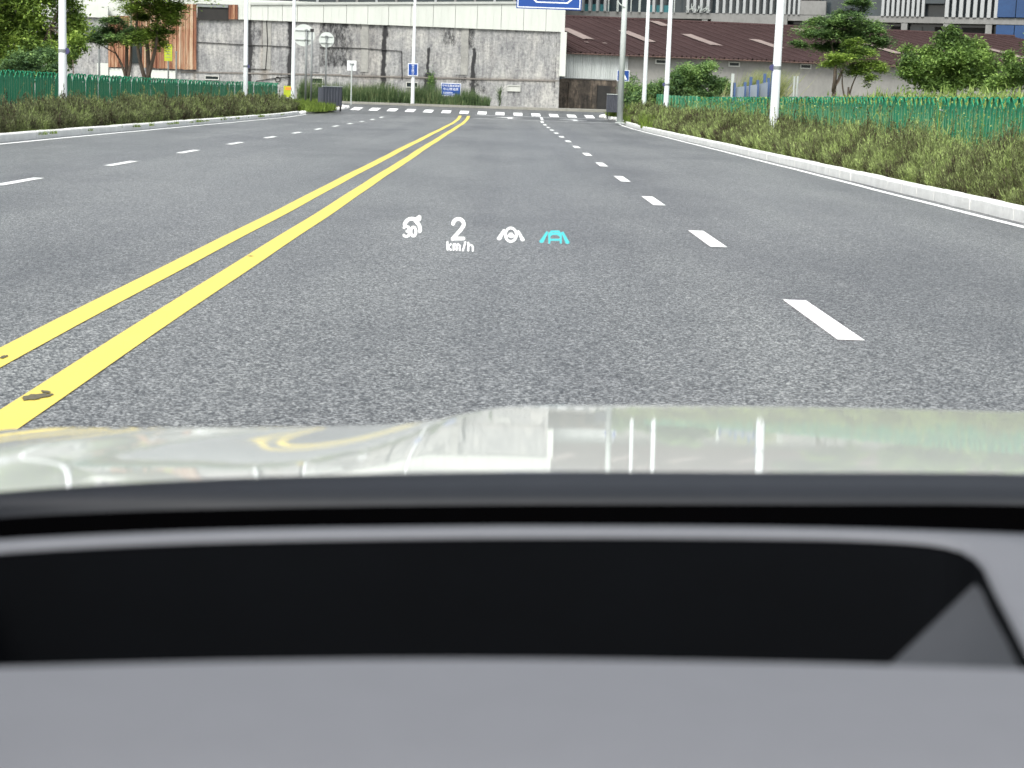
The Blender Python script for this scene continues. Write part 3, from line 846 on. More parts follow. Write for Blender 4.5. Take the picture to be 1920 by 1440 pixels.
MB().box(-.26, .26, .04, .06, q.z - zb - .28, q.z - zb + .28).build('sign_plate', M_SIGNW, t)
MB().box(-.13, .13, -.04, .038, q.z - zb + .08, q.z - zb + .13).build('clamp', M_GREYP, t)
# blue sign on the far lamp pole
q = at(774.5, 130.5, 112)
t = empty('blue_sign', (q.x, 112 - .16, q.z)); tag(t, 'small blue sign with vertical white characters strapped to a white pole', 'sign')
MB().box(-.31, .31, -.015, .015, -.38, .38).build('sign_plate', M_SIGNW, t)
MB().box(-.27, .27, -.024, -.0155, -.34, .34).build('sign_face', M_BLUE, t)
for i, ch in enumerate('前方路口'):
    text_mesh('character', ch, .17, M_SIGNW, t, (0, -.026, .25 - .165 * i), FACE)
# lemon sign at left
q = at(315.5, 98.5, 96)
t = empty('lemon_sign', (q.x, 96, .1)); tag(t, 'lemon yellow notice on a grey post before the rusty sheets', 'sign')
MB().tube([(0, .03, 0), (0, .03, q.z)], .045, 8).build('post', M_GREYP, t)
MB().box(-.21, .21, -.02, .0, q.z - .54, q.z + .34).build('sign_plate', M_LEMON, t)
for i in range(5):
    MB().box(-.14, .14, -.024, -.0205, q.z + .2 - .14 * i, q.z + .225 - .14 * i).build('text_line', M_GREYP, t)
q = at(330.5, 125, 98)
t = empty('bare_post', (q.x, 98, .1)); tag(t, 'short grey post just right of the lemon yellow notice', 'post')
MB().tube([(0, 0, 0), (0, 0, 2.85)], .05, 8).build('post_shaft', M_GREYP, t)
MB().box(-.07, .07, -.07, .07, 2.8, 2.88).build('cap', M_GREYP, t)
q = at(186, 120, 100)
t = empty('bare_post', (q.x, 100, .1)); tag(t, 'short grey post with lamp-like cap below the small flat-topped tree', 'post')
MB().tube([(0, 0, 0), (0, 0, 2.9)], .06, 8).build('post_shaft', M_GREYP, t)
MB().tube([(0, 0, 2.9), (0, 0, 3.1)], [.04, .03], 8).build('cap', M_BLACK, t)
# yellow and orange board with red white fence bit
q = at(541, 172, 100)
t = empty('warning_board', (q.x, 100, .1)); tag(t, 'small yellow board with orange print at the end of the left fence', 'board')
MB().box(-.27, .27, -.02, .02, q.z - .1 - .3, q.z - .1 + .32).build('board_panel', M_LEMON, t)
MB().box(-.17, .2, -.03, -.021, q.z - .1 + .1, q.z - .1 + .26).build('orange_panel', M_ORANGE, t)
for k in (-.2, .2): MB().tube([(k, .04, 0), (k, .04, q.z + .1)], .02, 6).build('leg', M_SIGNW, t)
# overhead direction sign on a cantilever
qp = at(1163, 200, 88.5)
t = empty('gantry_signpost', (qp.x, 88.5, float(ge(88)) + .1)); tag(t, 'thick grey steel signpost at the right corner carrying the blue direction sign', 'signpost')
MB().tube([(0, 0, 0), (0, 0, 8.3)], [.15, .125], 16).build('shaft', M_GALV, t, smooth=True)
MB().tube([(0, 0, 6.1), (-1.0, 0, 6.25), (-5.4, 0, 6.3)], [.07, .06, .05], 10).build('arm', M_GALV, t, smooth=True)
MB().tube([(0, 0, 7.5), (-1.0, 0, 7.55), (-5.4, 0, 7.6)], [.07, .06, .05], 10).build('arm', M_GALV, t, smooth=True)
MB().box(-.22, .22, -.22, .22, 0, .04).build('base_plate', M_GALV, t)
MB().tube([(0, -.14, 5.62), (-.2, -.16, 5.72), (-.38, -.1, 5.9)], .03, 6).build('bracket', M_GALV, t)
a = at(968, 14, 88); b2 = at(1089.5, 20, 88)
cx = (a.x + b2.x) / 2; wz = b2.x - a.x; zbot = (a.z + b2.z) / 2 - .02
s = empty('direction_sign', (cx, 87.86, zbot)); s.rotation_euler = (0, 0, 0)
tag(s, 'big blue overhead direction sign with white frame reading South Rd', 'direction sign')
H = 2.4; w2 = wz / 2
MB().box(-w2, w2, 0, .05, 0, H).build('sign_plate', M_BLUE, s)
fr = MB(); bw = .045; i0 = .05
for (xa, xb, za, zb_) in ((-w2 + i0, w2 - i0, i0, i0 + bw), (-w2 + i0, w2 - i0, H - i0 - bw, H - i0), (-w2 + i0, -w2 + i0 + bw, i0 + bw, H - i0 - bw), (w2 - i0 - bw, w2 - i0, i0 + bw, H - i0 - bw)):
    fr.box(xa, xb, -.006, -.001, za, zb_)
fr.build('border', M_SIGNW, s)
# arrow-ended outline box round the road name
out = [(-.62, .30), (.92, .30), (1.32, .66), (.92, 1.02), (-.62, 1.02), (-1.02, .66)]
ol = MB(); tk = .035
cxo = sum(p[0] for p in out) / 6; czo = .66
inn = [(cxo + (x - cxo) * (1 - .075), czo + (z - czo) * (1 - .16)) for x, z in out]
for i in range(6):
    j = (i + 1) % 6
    ol.add([(out[i][0], -.006, out[i][1]), (out[j][0], -.006, out[j][1]), (inn[j][0], -.006, inn[j][1]), (inn[i][0], -.006, inn[i][1]),
            (out[i][0], -.001, out[i][1]), (out[j][0], -.001, out[j][1]), (inn[j][0], -.001, inn[j][1]), (inn[i][0], -.001, inn[i][1])],
           [(0, 1, 2, 3), (0, 4, 5, 1), (2, 6, 7, 3)])
ol.build('name_outline', M_SIGNW, s)
text_mesh('lettering', 'Xixi South Rd', .22, M_SIGNW, s, (.12, -.006, .53), FACE)
text_mesh('character', 'N', .18, M_SIGNW, s, (1.46, -.006, .60), FACE)
MB().box(-.04, .04, -.006, -.001, 1.1, 2.1).build('arrow_stem', M_SIGNW, s)
MB().add([(-.16, -.006, 2.05), (.16, -.006, 2.05), (0, -.006, 2.25)], [(0, 1, 2)]).build('arrow_tip', M_SIGNW, s)
# pedestrian crossing sign beside the signpost
q = at(1172, 142, 92)
t = empty('crossing_sign', (q.x - .1, 92, float(ge(92)) + .1)); tag(t, 'blue pedestrian crossing sign with white triangle half hidden by the grey signpost', 'road sign')
MB().tube([(0, .06, 0), (0, .06, q.z - .1)], .035, 8).build('post', M_GALV, t)
zc = q.z - float(ge(92)) - .1
MB().box(-.32, .32, -.012, .012, zc - .28, zc + .28).build('sign_plate', M_SIGNW, t)
MB().box(-.29, .29, -.018, -.0125, zc - .25, zc + .25).build('sign_face', M_BLUE, t)
MB().add([(-.22, -.022, zc - .2), (.22, -.022, zc - .2), (0, -.022, zc + .2)], [(0, 1, 2)]).build('triangle', M_SIGNW, t)
wk = MB(); wk.add([(.0 + .03 * math.cos(a_), -.026, zc + .03 + .03 * math.sin(a_)) for a_ in [k * .785 for k in range(8)]], [tuple(range(8))])
wk.add([(-.02, -.026, zc), (.03, -.026, zc), (.02, -.026, zc - .1), (-.03, -.026, zc - .1)], [(0, 3, 2, 1)])
wk.add([(-.02, -.026, zc - .1), (.0, -.026, zc - .1), (-.05, -.026, zc - .18), (-.07, -.026, zc - .18)], [(0, 3, 2, 1)])
wk.add([(.0, -.026, zc - .1), (.02, -.026, zc - .1), (.07, -.026, zc - .18), (.05, -.026, zc - .18)], [(0, 3, 2, 1)])
wk.build('walking_figure', M_BLACK, t)
# ribbed grey utility screens at both corners
def screen(pxa, pxb, py0, py1, Y, dy, label):
    a = at(pxa, py1, Y); b_ = at(pxb, py1, Y + dy); zt = at(pxa, py0, Y).z
    t = empty('ribbed_screen', (a.x, a.y, a.z)); tag(t, label, 'utility screen', 'grey ribbed screens at the street corners')
    L = math.hypot(b_.x - a.x, b_.y - a.y); ang = math.atan2(b_.y - a.y, b_.x - a.x); t.rotation_euler = (0, 0, ang)
    hz = zt - a.z; n = 7
    for k in range(n):
        x0 = L * k / n; w = L / n
        MB().add([(x0, 0, 0), (x0 + w * .15, -.03, 0), (x0 + w * .55, -.03, 0), (x0 + w * .7, 0, 0), (x0 + w, 0, 0),
                  (x0, 0, hz), (x0 + w * .15, -.03, hz), (x0 + w * .55, -.03, hz), (x0 + w * .7, 0, hz), (x0 + w, 0, hz)],
                 [(i, i + 1, i + 6, i + 5) for i in range(4)] + [(i + 5, i + 6, i + 1, i) for i in range(0)]).build('panel', M_CABINET, t)
    MB().box(-.02, L + .02, -.045, .03, hz, hz + .035).build('top_rail', M_GALV, t)
    MB().box(0, L, .02, .3, .05, hz - .05).build('cabinet_body', M_CABINET, t)
    for x in (.06, L - .06): MB().box(x - .03, x + .03, .02, .08, -.35, 0).build('leg', M_BLACK, t)
    return t
screen(604, 641, 162, 198, 92, 1.2, 'grey ribbed screen on short legs at the left street corner')
screen(1137, 1161, 177, 210, 94.5, 0, 'grey ribbed screen on short legs beside the grey signpost')
# pale blue hoarding behind the right fence
t = empty('site_hoarding', (0, 0, 0)); tag(t, 'pale blue and white hoarding panels with blue posts beyond the right fence', 'hoarding')
pts = [(1377, 163), (1397, 162), (1421, 158), (1441, 154), (1458, 150)]
for (xa, ya), (xb, yb) in zip(pts[:-1], pts[1:]):
    A, B = at(xa + 1, ya, 90), at(xb - 1, yb, 90 - 1.2)
    MB().add([(A.x, A.y, .9), (B.x, B.y, .9), (B.x, B.y, B.z), (A.x, A.y, A.z), (A.x, A.y + .05, .9), (B.x, B.y + .05, .9), (B.x, B.y + .05, B.z), (A.x, A.y + .05, A.z)],
             [(0, 1, 2, 3), (7, 6, 5, 4), (3, 2, 6, 7), (0, 3, 7, 4), (1, 5, 6, 2)]).build('panel', M_LBLUE, t)
for (xa, ya) in [(1374, 146)] + pts + [(1408, 152), (1434, 146), (1449, 142)]:
    A = at(xa, ya - 8, 89.6)
    MB().box(A.x - .07, A.x + .07, 89.5, 89.6, .9, A.z).build('post', M_BLUEPOST if xa != 1374 else M_GALV, t)
for px in (1490, 1496):
    A = at(px, 143, 90)
    t = empty('bare_post', (A.x, 90, .9)); tag(t, 'left of two slim grey posts just right of the widest white lamp pole' if px < 1493 else 'right of two slim grey posts just right of the widest white lamp pole', 'post', 'pair of slim grey posts beyond the right fence')
    MB().tube([(0, 0, 0), (0, 0, A.z - .9)], .05, 8).build('post_shaft', M_GALV, t)

# ================================================================== STAINED CONCRETE WAREHOUSE (left and centre)
WY = 118.0
def W(px, py, Y=WY):
    q = at(px, py, Y); return q.x, q.z
wh = empty('concrete_warehouse', (0, WY, 0)); tag(wh, 'long stained concrete warehouse with white cladding band facing the street end', 'warehouse')
WX0, WX1 = W(60, 100)[0], W(1050, 100)[0]
# wall body with a stain attribute (stains hang where they hang on the wall)
STAINS = [  # px centre, half width px, y top, y bottom, strength
    (477, 7, 38, 160, 1.0), (486, 4, 42, 150, .55), (557, 7, 42, 175, 1.0), (728, 4, 45, 165, .95), (730, 9, 42, 75, .7), (810, 3, 95, 165, .9), (809, 7, 140, 190, 1.0),
    (893, 4, 95, 190, .95), (892, 9, 140, 165, .6), (636, 40, 46, 128, .62), (655, 22, 60, 100, .5), (845, 18, 48, 88, .6), (882, 14, 50, 95, .65), (700, 34, 46, 60, .5), (770, 40, 46, 58, .35),
    (690, 8, 120, 150, .5), (905, 16, 150, 175, .55), (872, 14, 142, 158, .55), (430, 22, 40, 85, .38), (455, 20, 55, 100, .3), (415, 30, 100, 130, .35), (520, 30, 44, 70, .3), (560, 30, 148, 175, .4), (620, 30, 130, 175, .35),
    (1025, 12, 70, 120, .4), (985, 40, 160, 185, .35), (960, 60, 50, 62, .3), (1046, 3, 65, 205, .6), (250, 60, 100, 140, .3), (150, 40, 80, 130, .3), (640, 8, 120, 160, .35), (760, 80, 150, 190, .25)]
nx, nz = 500, 90
xs = np.linspace(WX0, WX1, nx); zs0 = np.linspace(0, 1, nz)
def band_bottom(x):   # underside of the white cladding
    px = 945 + x * F / WY
    return float(np.interp(px, [60, 200, 446, 1055, 1200], [W(60, 34)[1], W(200, 34)[1], W(446, 36.5)[1], W(1050, 60)[1], W(1055, 60)[1]]))
vs = []; st = []; wm = []
for j in range(nz):
    for i in range(nx):
        x = xs[i]; zt = band_bottom(x) + .1; z = .3 + (zt - .3) * zs0[j]
        vs.append((x, 0, z))
        px = 951 + x * F / WY; py = 178 + .035 * (px - 945) - (z - CAM_H) * F / WY
        jx = 3.0 * mnoise.noise(Vector((x * .8, z * 1.1, 3.3))) + 1.5 * mnoise.noise(Vector((x * 3, z * 3, 1.3)))
        s_ = 0.0
        for (cx_, hw, y0, y1, k) in STAINS:
            dx = abs(px + jx - cx_) / hw
            if dx < 1.6 and y0 - 8 < py < y1 + 10:
                fx = max(0, 1 - max(0, dx - .5) / 1.1)
                fy = min(1, max(0, (py - y0 + 8) / 8)) * min(1, max(0, (y1 + 10 - py) / 14))
                s_ = max(s_, k * fx * fy)
        s_ = max(s_, .42 * max(0, 1 - (zt - z) / .6))  # wall is darker in a band just below the cladding
        s_ = max(s_, .62 * max(0, mnoise.noise(Vector((x * .45, z * .5, 7.7))) + .25 * mnoise.noise(Vector((x * 1.6, z * .9, 2.1)))))
        st.append(s_)
        wm.append(.55 * max(0, 1 - abs(px - 508) / 12) * (py < 150) + .5 * max(0, 1 - abs(px - 379) / 4) + .35 * max(0, 1 - abs(py - (144 + .02 * (px - 640))) / 6) * max(0, min(1, (px - 640) / 60)) + .2 * max(0, 1 - abs(px - 700) / 40))
fs = [(j * nx + i, j * nx + i + 1, (j + 1) * nx + i + 1, (j + 1) * nx + i) for j in range(nz - 1) for i in range(nx - 1)]
me = bpy.data.meshes.new('wall'); me.from_pydata(vs, [], fs); me.materials.append(M_CONC)
for nm, arr in (('stain', st), ('warm', wm)):
    a_ = me.attributes.new(nm, 'FLOAT', 'POINT'); a_.data.foreach_set('value', np.clip(np.array(arr, dtype=np.float32), 0, 1))
link('wall', me, wh)
# solid building body behind the wall face
zr = W(900, 4)[1]
MB().box(WX0, WX1 - .02, .05, 24, .2, band_bottom(0) - .3).build('body', M_GREYW, wh)
MB().box(WX0 + .2, WX1 + .1, .3, 24, band_bottom(0) - .3, zr - .35).build('upper_body', M_CLAD, wh)
# pilasters
for px, w, yb, m in ((683, 14, 135, 'l'), (870, 14, 140, 'l'), (500, 16, 130, 'l'), (1043, 8, 206, 'l'), (592, 14, 135, 'l')):
    x, z = W(px, yb); hw = w / 2 / F * WY
    pts = MB(); n_ = 14
    gr = []
    for j in range(n_):
        zz = z + (band_bottom(x) - z) * j / (n_ - 1)
        gr.append([(x - hw + random.uniform(-.02, .02), -.001, zz), (x - hw + .03, -.04, zz), (x + hw - .03, -.04, zz), (x + hw + random.uniform(-.02, .02), -.001, zz)])
    pts.grid(gr); pts.add([gr[0][0], gr[0][1], gr[0][2], gr[0][3]], [(0, 3, 2, 1)])
    pts.build('pilaster', M_CONC if px in (592, 1043) else worn('pilaster_concrete%d' % px, (.36, .355, .33), (.22, .22, .21), .9, 1.6, bmp=.4), wh)
# ledge and cables
lg = MB()
for pa, pb in (((340, 136), (640, 142)), ((640, 143), (1048, 153))):
    xa, za = W(*pa); xb, zb_ = W(*pb)
    lg.add([(xa, -.05, za), (xb, -.05, zb_), (xb, -.05, zb_ + .09), (xa, -.05, za + .09), (xa, 0, za), (xb, 0, zb_), (xb, 0, zb_ + .09), (xa, 0, za + .09)], [(0, 1, 2, 3), (3, 2, 6, 7), (0, 4, 5, 1)])
lg.build('ledge', worn('ledge_concrete', (.24, .22, .20), (.12, .11, .10), .9, 3), wh)
cb = MB()
for pts in ([(370, 79), (460, 84), (548, 88)], [(600, 89), (640, 89), (700, 92), (753, 96), (754, 150)], [(500, 40), (502, 80), (500, 105), (498, 130)], [(464, 129), (500, 130)], [(480, 152), (520, 146), (546, 143)]):
    P3 = [(W(*p_)[0], -.06, W(*p_)[1]) for p_ in pts]
    cb.tube(P3, .028, 5)
cb.build('cable', M_BLACK, wh)
ring = MB(); x, z = W(521, 149); ring.tube([(x + .16 * math.cos(k * .524), -.08, z + .16 * math.sin(k * .524)) for k in range(13)], .03, 5); ring.build('cable_coil', M_BLACK, wh)
# small windows low in the wall
def wall_window(px0, py0, px1, py1, parent, Y0, name='window', shut=False, depth=.0):
    xa, za = W(px0, py1, Y0); xb, zb_ = W(px1, py0, Y0)
    f = MB(); t_ = .055
    f.box(xa, xb, -.08, .02, zb_ - t_, zb_); f.box(xa, xb, -.08, .02, za, za + t_); f.box(xa, xa + t_, -.075, .02, za + t_, zb_ - t_); f.box(xb - t_, xb, -.075, .02, za + t_, zb_ - t_)
    w = f.build(name, M_PVC, parent)
    MB().box(xa + t_, xb - t_, -.03, .0, za + t_, zb_ - t_).build('pane', M_PVC if shut else M_PANE, w)
    return w
for a_ in ((384, 142, 411, 149.5), (584, 146, 606, 157), (761, 154, 784, 164)):
    wall_window(*a_, wh, WY)
wall_window(951, 160, 976, 171, wh, WY, shut=True)
# white cladding panels and coping
cx0 = 446.5; k = 0
edges = [446.5, 471, 503, 530, 558, 607, 650, 690, 729, 771, 812.6, 854, 895, 940, 982, 1024, 1060]
def ytop(px): return np.interp(px, [0, 300, 460, 1000, 1100], [11.5, 10, 9.5, 7.5, 7.2])
for a_, b_ in zip(edges[:-1], edges[1:]):
    xa, xb = W(a_, 30)[0] + .012, W(b_, 30)[0] - .012
    za, zb_ = band_bottom(xa) + random.uniform(-.01, .01), band_bottom(xb)
    ta, tb = W(a_, ytop(a_))[1], W(b_, ytop(b_))[1]
    d = -.16
    m = MB(); m.add([(xa, d, za), (xb, d, zb_), (xb, d, tb), (xa, d, ta), (xa, .1, za), (xb, .1, zb_), (xb, .1, tb), (xa, .1, ta)],
                    [(0, 1, 2, 3), (0, 3, 7, 4), (1, 5, 6, 2), (0, 4, 5, 1)])
    for r_ in (.33, .66):
        xm = xa + (xb - xa) * r_; zl = za + (zb_ - za) * r_; tl = ta + (tb - ta) * r_
        m.box(xm - .018, xm + .018, d - .02, d, zl + .02, tl - .02)
    m.build('cladding_panel', M_CLAD, wh)
xa, xb = W(470, 9)[0], W(1061, 7)[0]; za, zb_ = W(470, 9.4)[1], W(1061, 7.2)[1]
MB().add([(xa, -.26, za), (xb, -.26, zb_), (xb, -.26, zb_ + .15), (xa, -.26, za + .15), (xa, .4, za), (xb, .4, zb_), (xb, .4, zb_ + .15), (xa, .4, za + .15)],
         [(0, 1, 2, 3), (3, 2, 6, 7), (0, 4, 5, 1), (1, 5, 6, 2), (0, 3, 7, 4)]).build('coping', M_COPING, wh)
MB().box(W(430, 9)[0], W(470, 9)[0] - .01, -.1, .3, W(450, 11)[1] - .02, W(450, 9.4)[1]).build('coping', M_BLACK, wh)
# white corner trim at the right end, reaching down beside the shed
xa, z1 = W(1053, 55); xb, z0 = W(1059.5, 143)
MB().box(xa - .05, xb, -.22, .5, z0, band_bottom(WX1) - .004).build('corner_trim', M_CLAD, wh)
# dark opening in the upper left and rusty corrugated sheets
xa, za = W(371, 36); xb, zb_ = W(429, 15)
op = MB(); op.box(xa, xb, -.17, -.15, za, zb_); op.build('opening', M_INDARK, wh)
MB().box(xa, xb, -.26, -.12, zb_ + .004, zb_ + .16).build('lintel', M_GREYP, wh)
MB().box(xa - .1, xb + .2, -.22, .2, W(400, 10.5)[1], W(400, 8.0)[1]).build('coping', M_BLACK, wh)
def corrugated(name, pa, pb, yt, yb, parent, Y0, mat, d=-.2, wave=.27, amp=.08, yt2=None, yb2=None):
    xa, xb = W(pa, yt, Y0)[0], W(pb, yt, Y0)[0]; n = max(4, int((xb - xa) / wave * 6)); top = []; bot = []
    for i in range(n + 1):
        t = i / n; x = xa + (xb - xa) * t
        y = d - amp * (1 if math.sin(2 * math.pi * x / wave) > 0 else 0) + .003 * (i % 2)
        px = pa + (pb - pa) * t
        top.append((x, y, W(px, yt + ((yt2 or yt) - yt) * t, Y0)[1])); bot.append((x, y, W(px, yb + ((yb2 or yb) - yb) * t, Y0)[1]))
    return MB().grid([bot, top]).build(name, mat, parent)
for pa, pb, yt, yb in ((204, 226, 30, 126), (226.4, 246, 30, 126), (248, 266, 4, 60), (268, 292, 8, 127), (292.4, 317, 8, 128.5), (317.4, 344, 8, 129.5), (344.4, 370, 8, 130.5), (429.4, 447, 9, 36.5)):
    corrugated('corrugated_sheet', pa, pb, yt, yb, wh, WY, M_RUST)
xa, za = W(266, 119); xb, zb_ = W(248, 80)
MB().box(xb, xa, -.12, -.02, za, zb_).build('dark_doorway', M_PANE, wh)
# white plinth blocks under the rusty sheets, white upper wall at far left
for a_ in ((183, 204, 118, 142), (206, 246, 128, 145), (280, 330, 131, 148)):
    xa, zt_ = W(a_[0], a_[2]); xb, zb_ = W(a_[1], a_[3])
    MB().box(xa, xb, -.14, -.02, zb_, zt_).build('plinth', M_CLAD, wh)
for pa, pb in ((60, 100), (100.5, 145), (145.5, 203.5)):
    xa, zt_ = W(pa, 10.5); xb, zb_ = W(pb, 33.5)
    MB().box(xa, xb, -.18, .1, zb_, zt_).build('cladding_panel', M_CLAD, wh)
corrugated('corrugated_sheet', 84, 99, 92, 113, wh, WY, M_RUST)
# windows of the upper storey at far left
ul = empty('grey_office_block', (0, 150, 0)); tag(ul, 'grey block with tall white and dark window strips behind the warehouse, left', 'office block')
MB().box(W(-60, 0, 150)[0], W(300, 0, 150)[0], .1, 12, .3, W(100, 7, 150)[1] + 9).build('wall', M_SLABW, ul)
for i, px in enumerate(range(-52, 290, 13)):
    xa, zt_ = W(px, -40, 150); xb, zb_ = W(px + 11, 8, 150)
    f = MB().box(xa, xb, -.02, .09, zb_, zt_ + 2).build('window', (M_GLASSB, M_FIN, M_GLASSB, M_SLABW)[i % 4], ul)
MB().box(W(-60, 0, 150)[0], W(300, 0, 150)[0], -.1, .05, W(100, 9.6, 150)[1], W(100, 7.7, 150)[1]).build('sill_band', M_BLACK, ul)

# blue notice plate on the wall
x, z = W(845.5, 168)
t = empty('wall_plaque', (x, WY - .10, z)); tag(t, 'blue plaque with two rows of white characters on the concrete wall above the reeds', 'plaque')
MB().box(-.66, .66, 0, .04, -.42, .42).build('plate_edge', M_SIGNW, t)
MB().box(-.62, .62, -.01, -.001, -.38, .38).build('plate_face', M_BLUE, t)
text_mesh('lettering', '中央直属储备粮', .165, M_SIGNW, t, (0, -.013, .24), FACE)
text_mesh('lettering', '中心粮油库', .20, M_SIGNW, t, (0, -.013, .02), FACE)
for i in range(2):
    MB().box(-.5, .1 + .2 * i, -.014, -.0105, -.2 - .1 * i, -.17 - .1 * i).build('text_line', M_SIGNW, t)
# clump of fern weeds hanging from stain lines + small palm-like weed
b = (W(809, 150)[0], WY - .25, W(809, 150)[1])
n = 900; c = np.stack([RNG.normal(b[0], .13, n), RNG.normal(b[1], .06, n), RNG.normal(b[2] - .1, .33, n)], 1)
tag(mesh_np('wall_fern', leaves(c, RNG.uniform(.05, .14, n), 1.0), 4, M_BLACK if False else M_TREE_D), 'dark clump of ferns clinging to the wall beside the blue plaque', 'fern')
b = at(936, 205, 114.5)
V = blades(np.full(90, b.x) + RNG.normal(0, .04, 90), np.full(90, 114.5) + RNG.normal(0, .04, 90), RNG.uniform(.5, 1.4, 90), RNG.uniform(.4, .9, 90), np.full(90, .035), .6)
tag(mesh_np('weed_plant', V, 3, M_REED), 'single wispy dark weed right of the reeds by the wall', 'weed')

# ================================================================== BROWN-ROOFED SHED (right)
sh = empty('brown_roofed_shed', (0, 0, 0)); tag(sh, 'long low grey shed with brown corrugated roof and pink roof lights', 'shed')
yaw = math.radians(11.8); ed = Vector((math.cos(yaw), math.sin(yaw), 0)); up = Vector((-math.sin(yaw), math.cos(yaw), .132))
E0 = at(1060, 100, 120); E0.z = 4.21
def RP(s, t, dz=0): return E0 + ed * s + up * t + Vector((0, 0, dz))
RL, RW = 46, 26.0
# roof sheets: each its own corrugated strip of about one metre
def roof_sheet(s0, w):
    prof = [(0, 0), (.04, .045), (.12, .045), (.16, 0), (.33, 0), (.37, .03), (.43, .03), (.47, 0), (.66, 0), (.70, .03), (.76, .03), (.80, 0), (1.0, 0)]
    rows = []
    for t in (-.35, 8.6, 8.62, 17.4, 17.42, RW):
        ov = .012 if t in (8.6, 17.4) else 0
        rows.append([RP(s0 + x * w, t, z * 2.6 + ov) for x, z in prof])
    return MB().grid(rows)
k = 0; s_ = -.1
while s_ < RL:
    roof_sheet(s_, 1.0).build('roof_sheet', M_ROOF, sh); s_ += 1.003; k += 1
for s0, t0, t1 in ((3.2, 8, 15.5), (7.8, 8, 15.5), (12.6, 7.5, 15), (17.4, 7.5, 13), (22.2, 4, 12), (26.6, 7, 14.5), (31.8, 4.5, 13), (12.9, 21, 25), (24.8, 20.5, 24), (37, 6, 14), (2.8, 5.6, 6), (4.1, 5.6, 6)):
    w = .85 if t1 - t0 > 1 else .25
    sm = MB(); rows = []
    for t in np.linspace(t0, t1, 6):
        rows.append([RP(s0 + x * w + random.uniform(-.04, .04), t + random.uniform(-.2, .2), .13) for x in (0, .33, .66, 1)])
    sm.grid(rows); sm.build('roof_light', M_SKYL, sh)
# back slope, ridge cap, gable
MB().quad(RP(-.1, RW), RP(RL, RW), RP(RL, RW) + Vector((-math.sin(yaw) * 20, math.cos(yaw) * 20, -2.6)), RP(-.1, RW) + Vector((-math.sin(yaw) * 20, math.cos(yaw) * 20, -2.6))).build('back_roof', M_ROOF, sh)
MB().tube([RP(-.15, RW, .08), RP(RL, RW, .08)], .13, 8).build('ridge_cap', M_ROOF, sh)
MB().tube([RP(-.15, -.33, -.04), RP(RL, -.33, -.04)], .05, 6).build('eave_gutter', worn('rusty_edge', (.12, .07, .05), (.05, .03, .03), .8, 3), sh)
inn_ = lambda s, z: Vector((E0.x, E0.y, 0)) + ed * s + Vector((-math.sin(yaw), math.cos(yaw), 0)) * .25 + Vector((0, 0, z))
def wall_quad(name, s0, s1, z0, z1, mat, off=0.0):
    o_ = Vector((math.sin(yaw), -math.cos(yaw), 0)) * off
    a, b, c, d = inn_(s0, z0) + o_, inn_(s1, z0) + o_, inn_(s1, z1) + o_, inn_(s0, z1) + o_
    back = Vector((-math.sin(yaw), math.cos(yaw), 0)) * .2
    return MB().add([a, b, c, d, a + back, b + back, c + back, d + back], [(0, 1, 2, 3), (3, 2, 6, 7), (1, 5, 6, 2), (0, 3, 7, 4), (0, 4, 5, 1)]).build(name, mat, sh)
wall_quad('wall', 3.9, RL - .3, .2, 4.17, M_GREYW)
wall_quad('lower_wall', -.6, 3.7, .2, 2.45, M_BROWNW, .02)
wall_quad('lower_wall', 3.9, 9.0, .2, 2.15, M_BROWNW, .06)
# brown wall: ribs, and a dark sheet painted as the shade of a recess
for s0 in (.35, 2.0): wall_quad('rib', s0, s0 + .3, .25, 2.3, M_BROWNW, .15)
wall_quad('recess', 2.35, 3.3, .45, 2.1, M_INDARK, .03)
# white corrugated band under the eave: sheets of their own
s_ = 0.0
while s_ < 3.8:
    rows = [[], []]; w = .62
    for i in range(25):
        x = s_ + w * i / 24; d = .10 + .03 * (1 if math.sin(2 * math.pi * x / .155) > 0 else 0)
        o_ = Vector((math.sin(yaw), -math.cos(yaw), 0)) * d
        rows[0].append(inn_(x, 2.52) + o_); rows[1].append(inn_(x, 4.16) + o_)
    MB().grid(rows).build('corrugated_sheet', M_WCORR, sh); s_ += .63
def shed_window(px, py, w=22, h=9):
    # place on the wall line
    lo, hi = 0, RL
    for _ in range(40):
        m_ = (lo + hi) / 2; P = inn_(m_, 3)
        u = (P.x / P.y); d_ = ray(px, py); v = d_.x / d_.y
        if u < v: lo = m_
        else: hi = m_
    P = inn_(lo, 3); zc = at(px, py, P.y).z; hw = w / 2 / F * P.y; hh = h / 2 / F * P.y
    nrm = Vector((math.sin(yaw), -math.cos(yaw), 0))
    t = empty('window', (0, 0, 0)); t.parent = sh; t.matrix_world = Matrix.Translation((P.x, P.y, zc)) @ Matrix.Rotation(yaw, 4, 'Z')
    f = MB(); b_ = .07
    f.box(-hw, hw, -.10, .02, hh - b_, hh); f.box(-hw, hw, -.10, .02, -hh, -hh + b_); f.box(-hw, -hw + b_, -.095, .02, -hh + b_, hh - b_); f.box(hw - b_, hw, -.095, .02, -hh + b_, hh - b_)
    f.build('frame', M_PVC, t); MB().box(-hw + b_, hw - b_, -.05, -.01, -hh + b_, hh - b_).build('pane', M_PANE, t)
for px, py in ((1239, 115.5), (1376, 120.5), (1510, 124.5), (1650, 129)): shed_window(px, py)

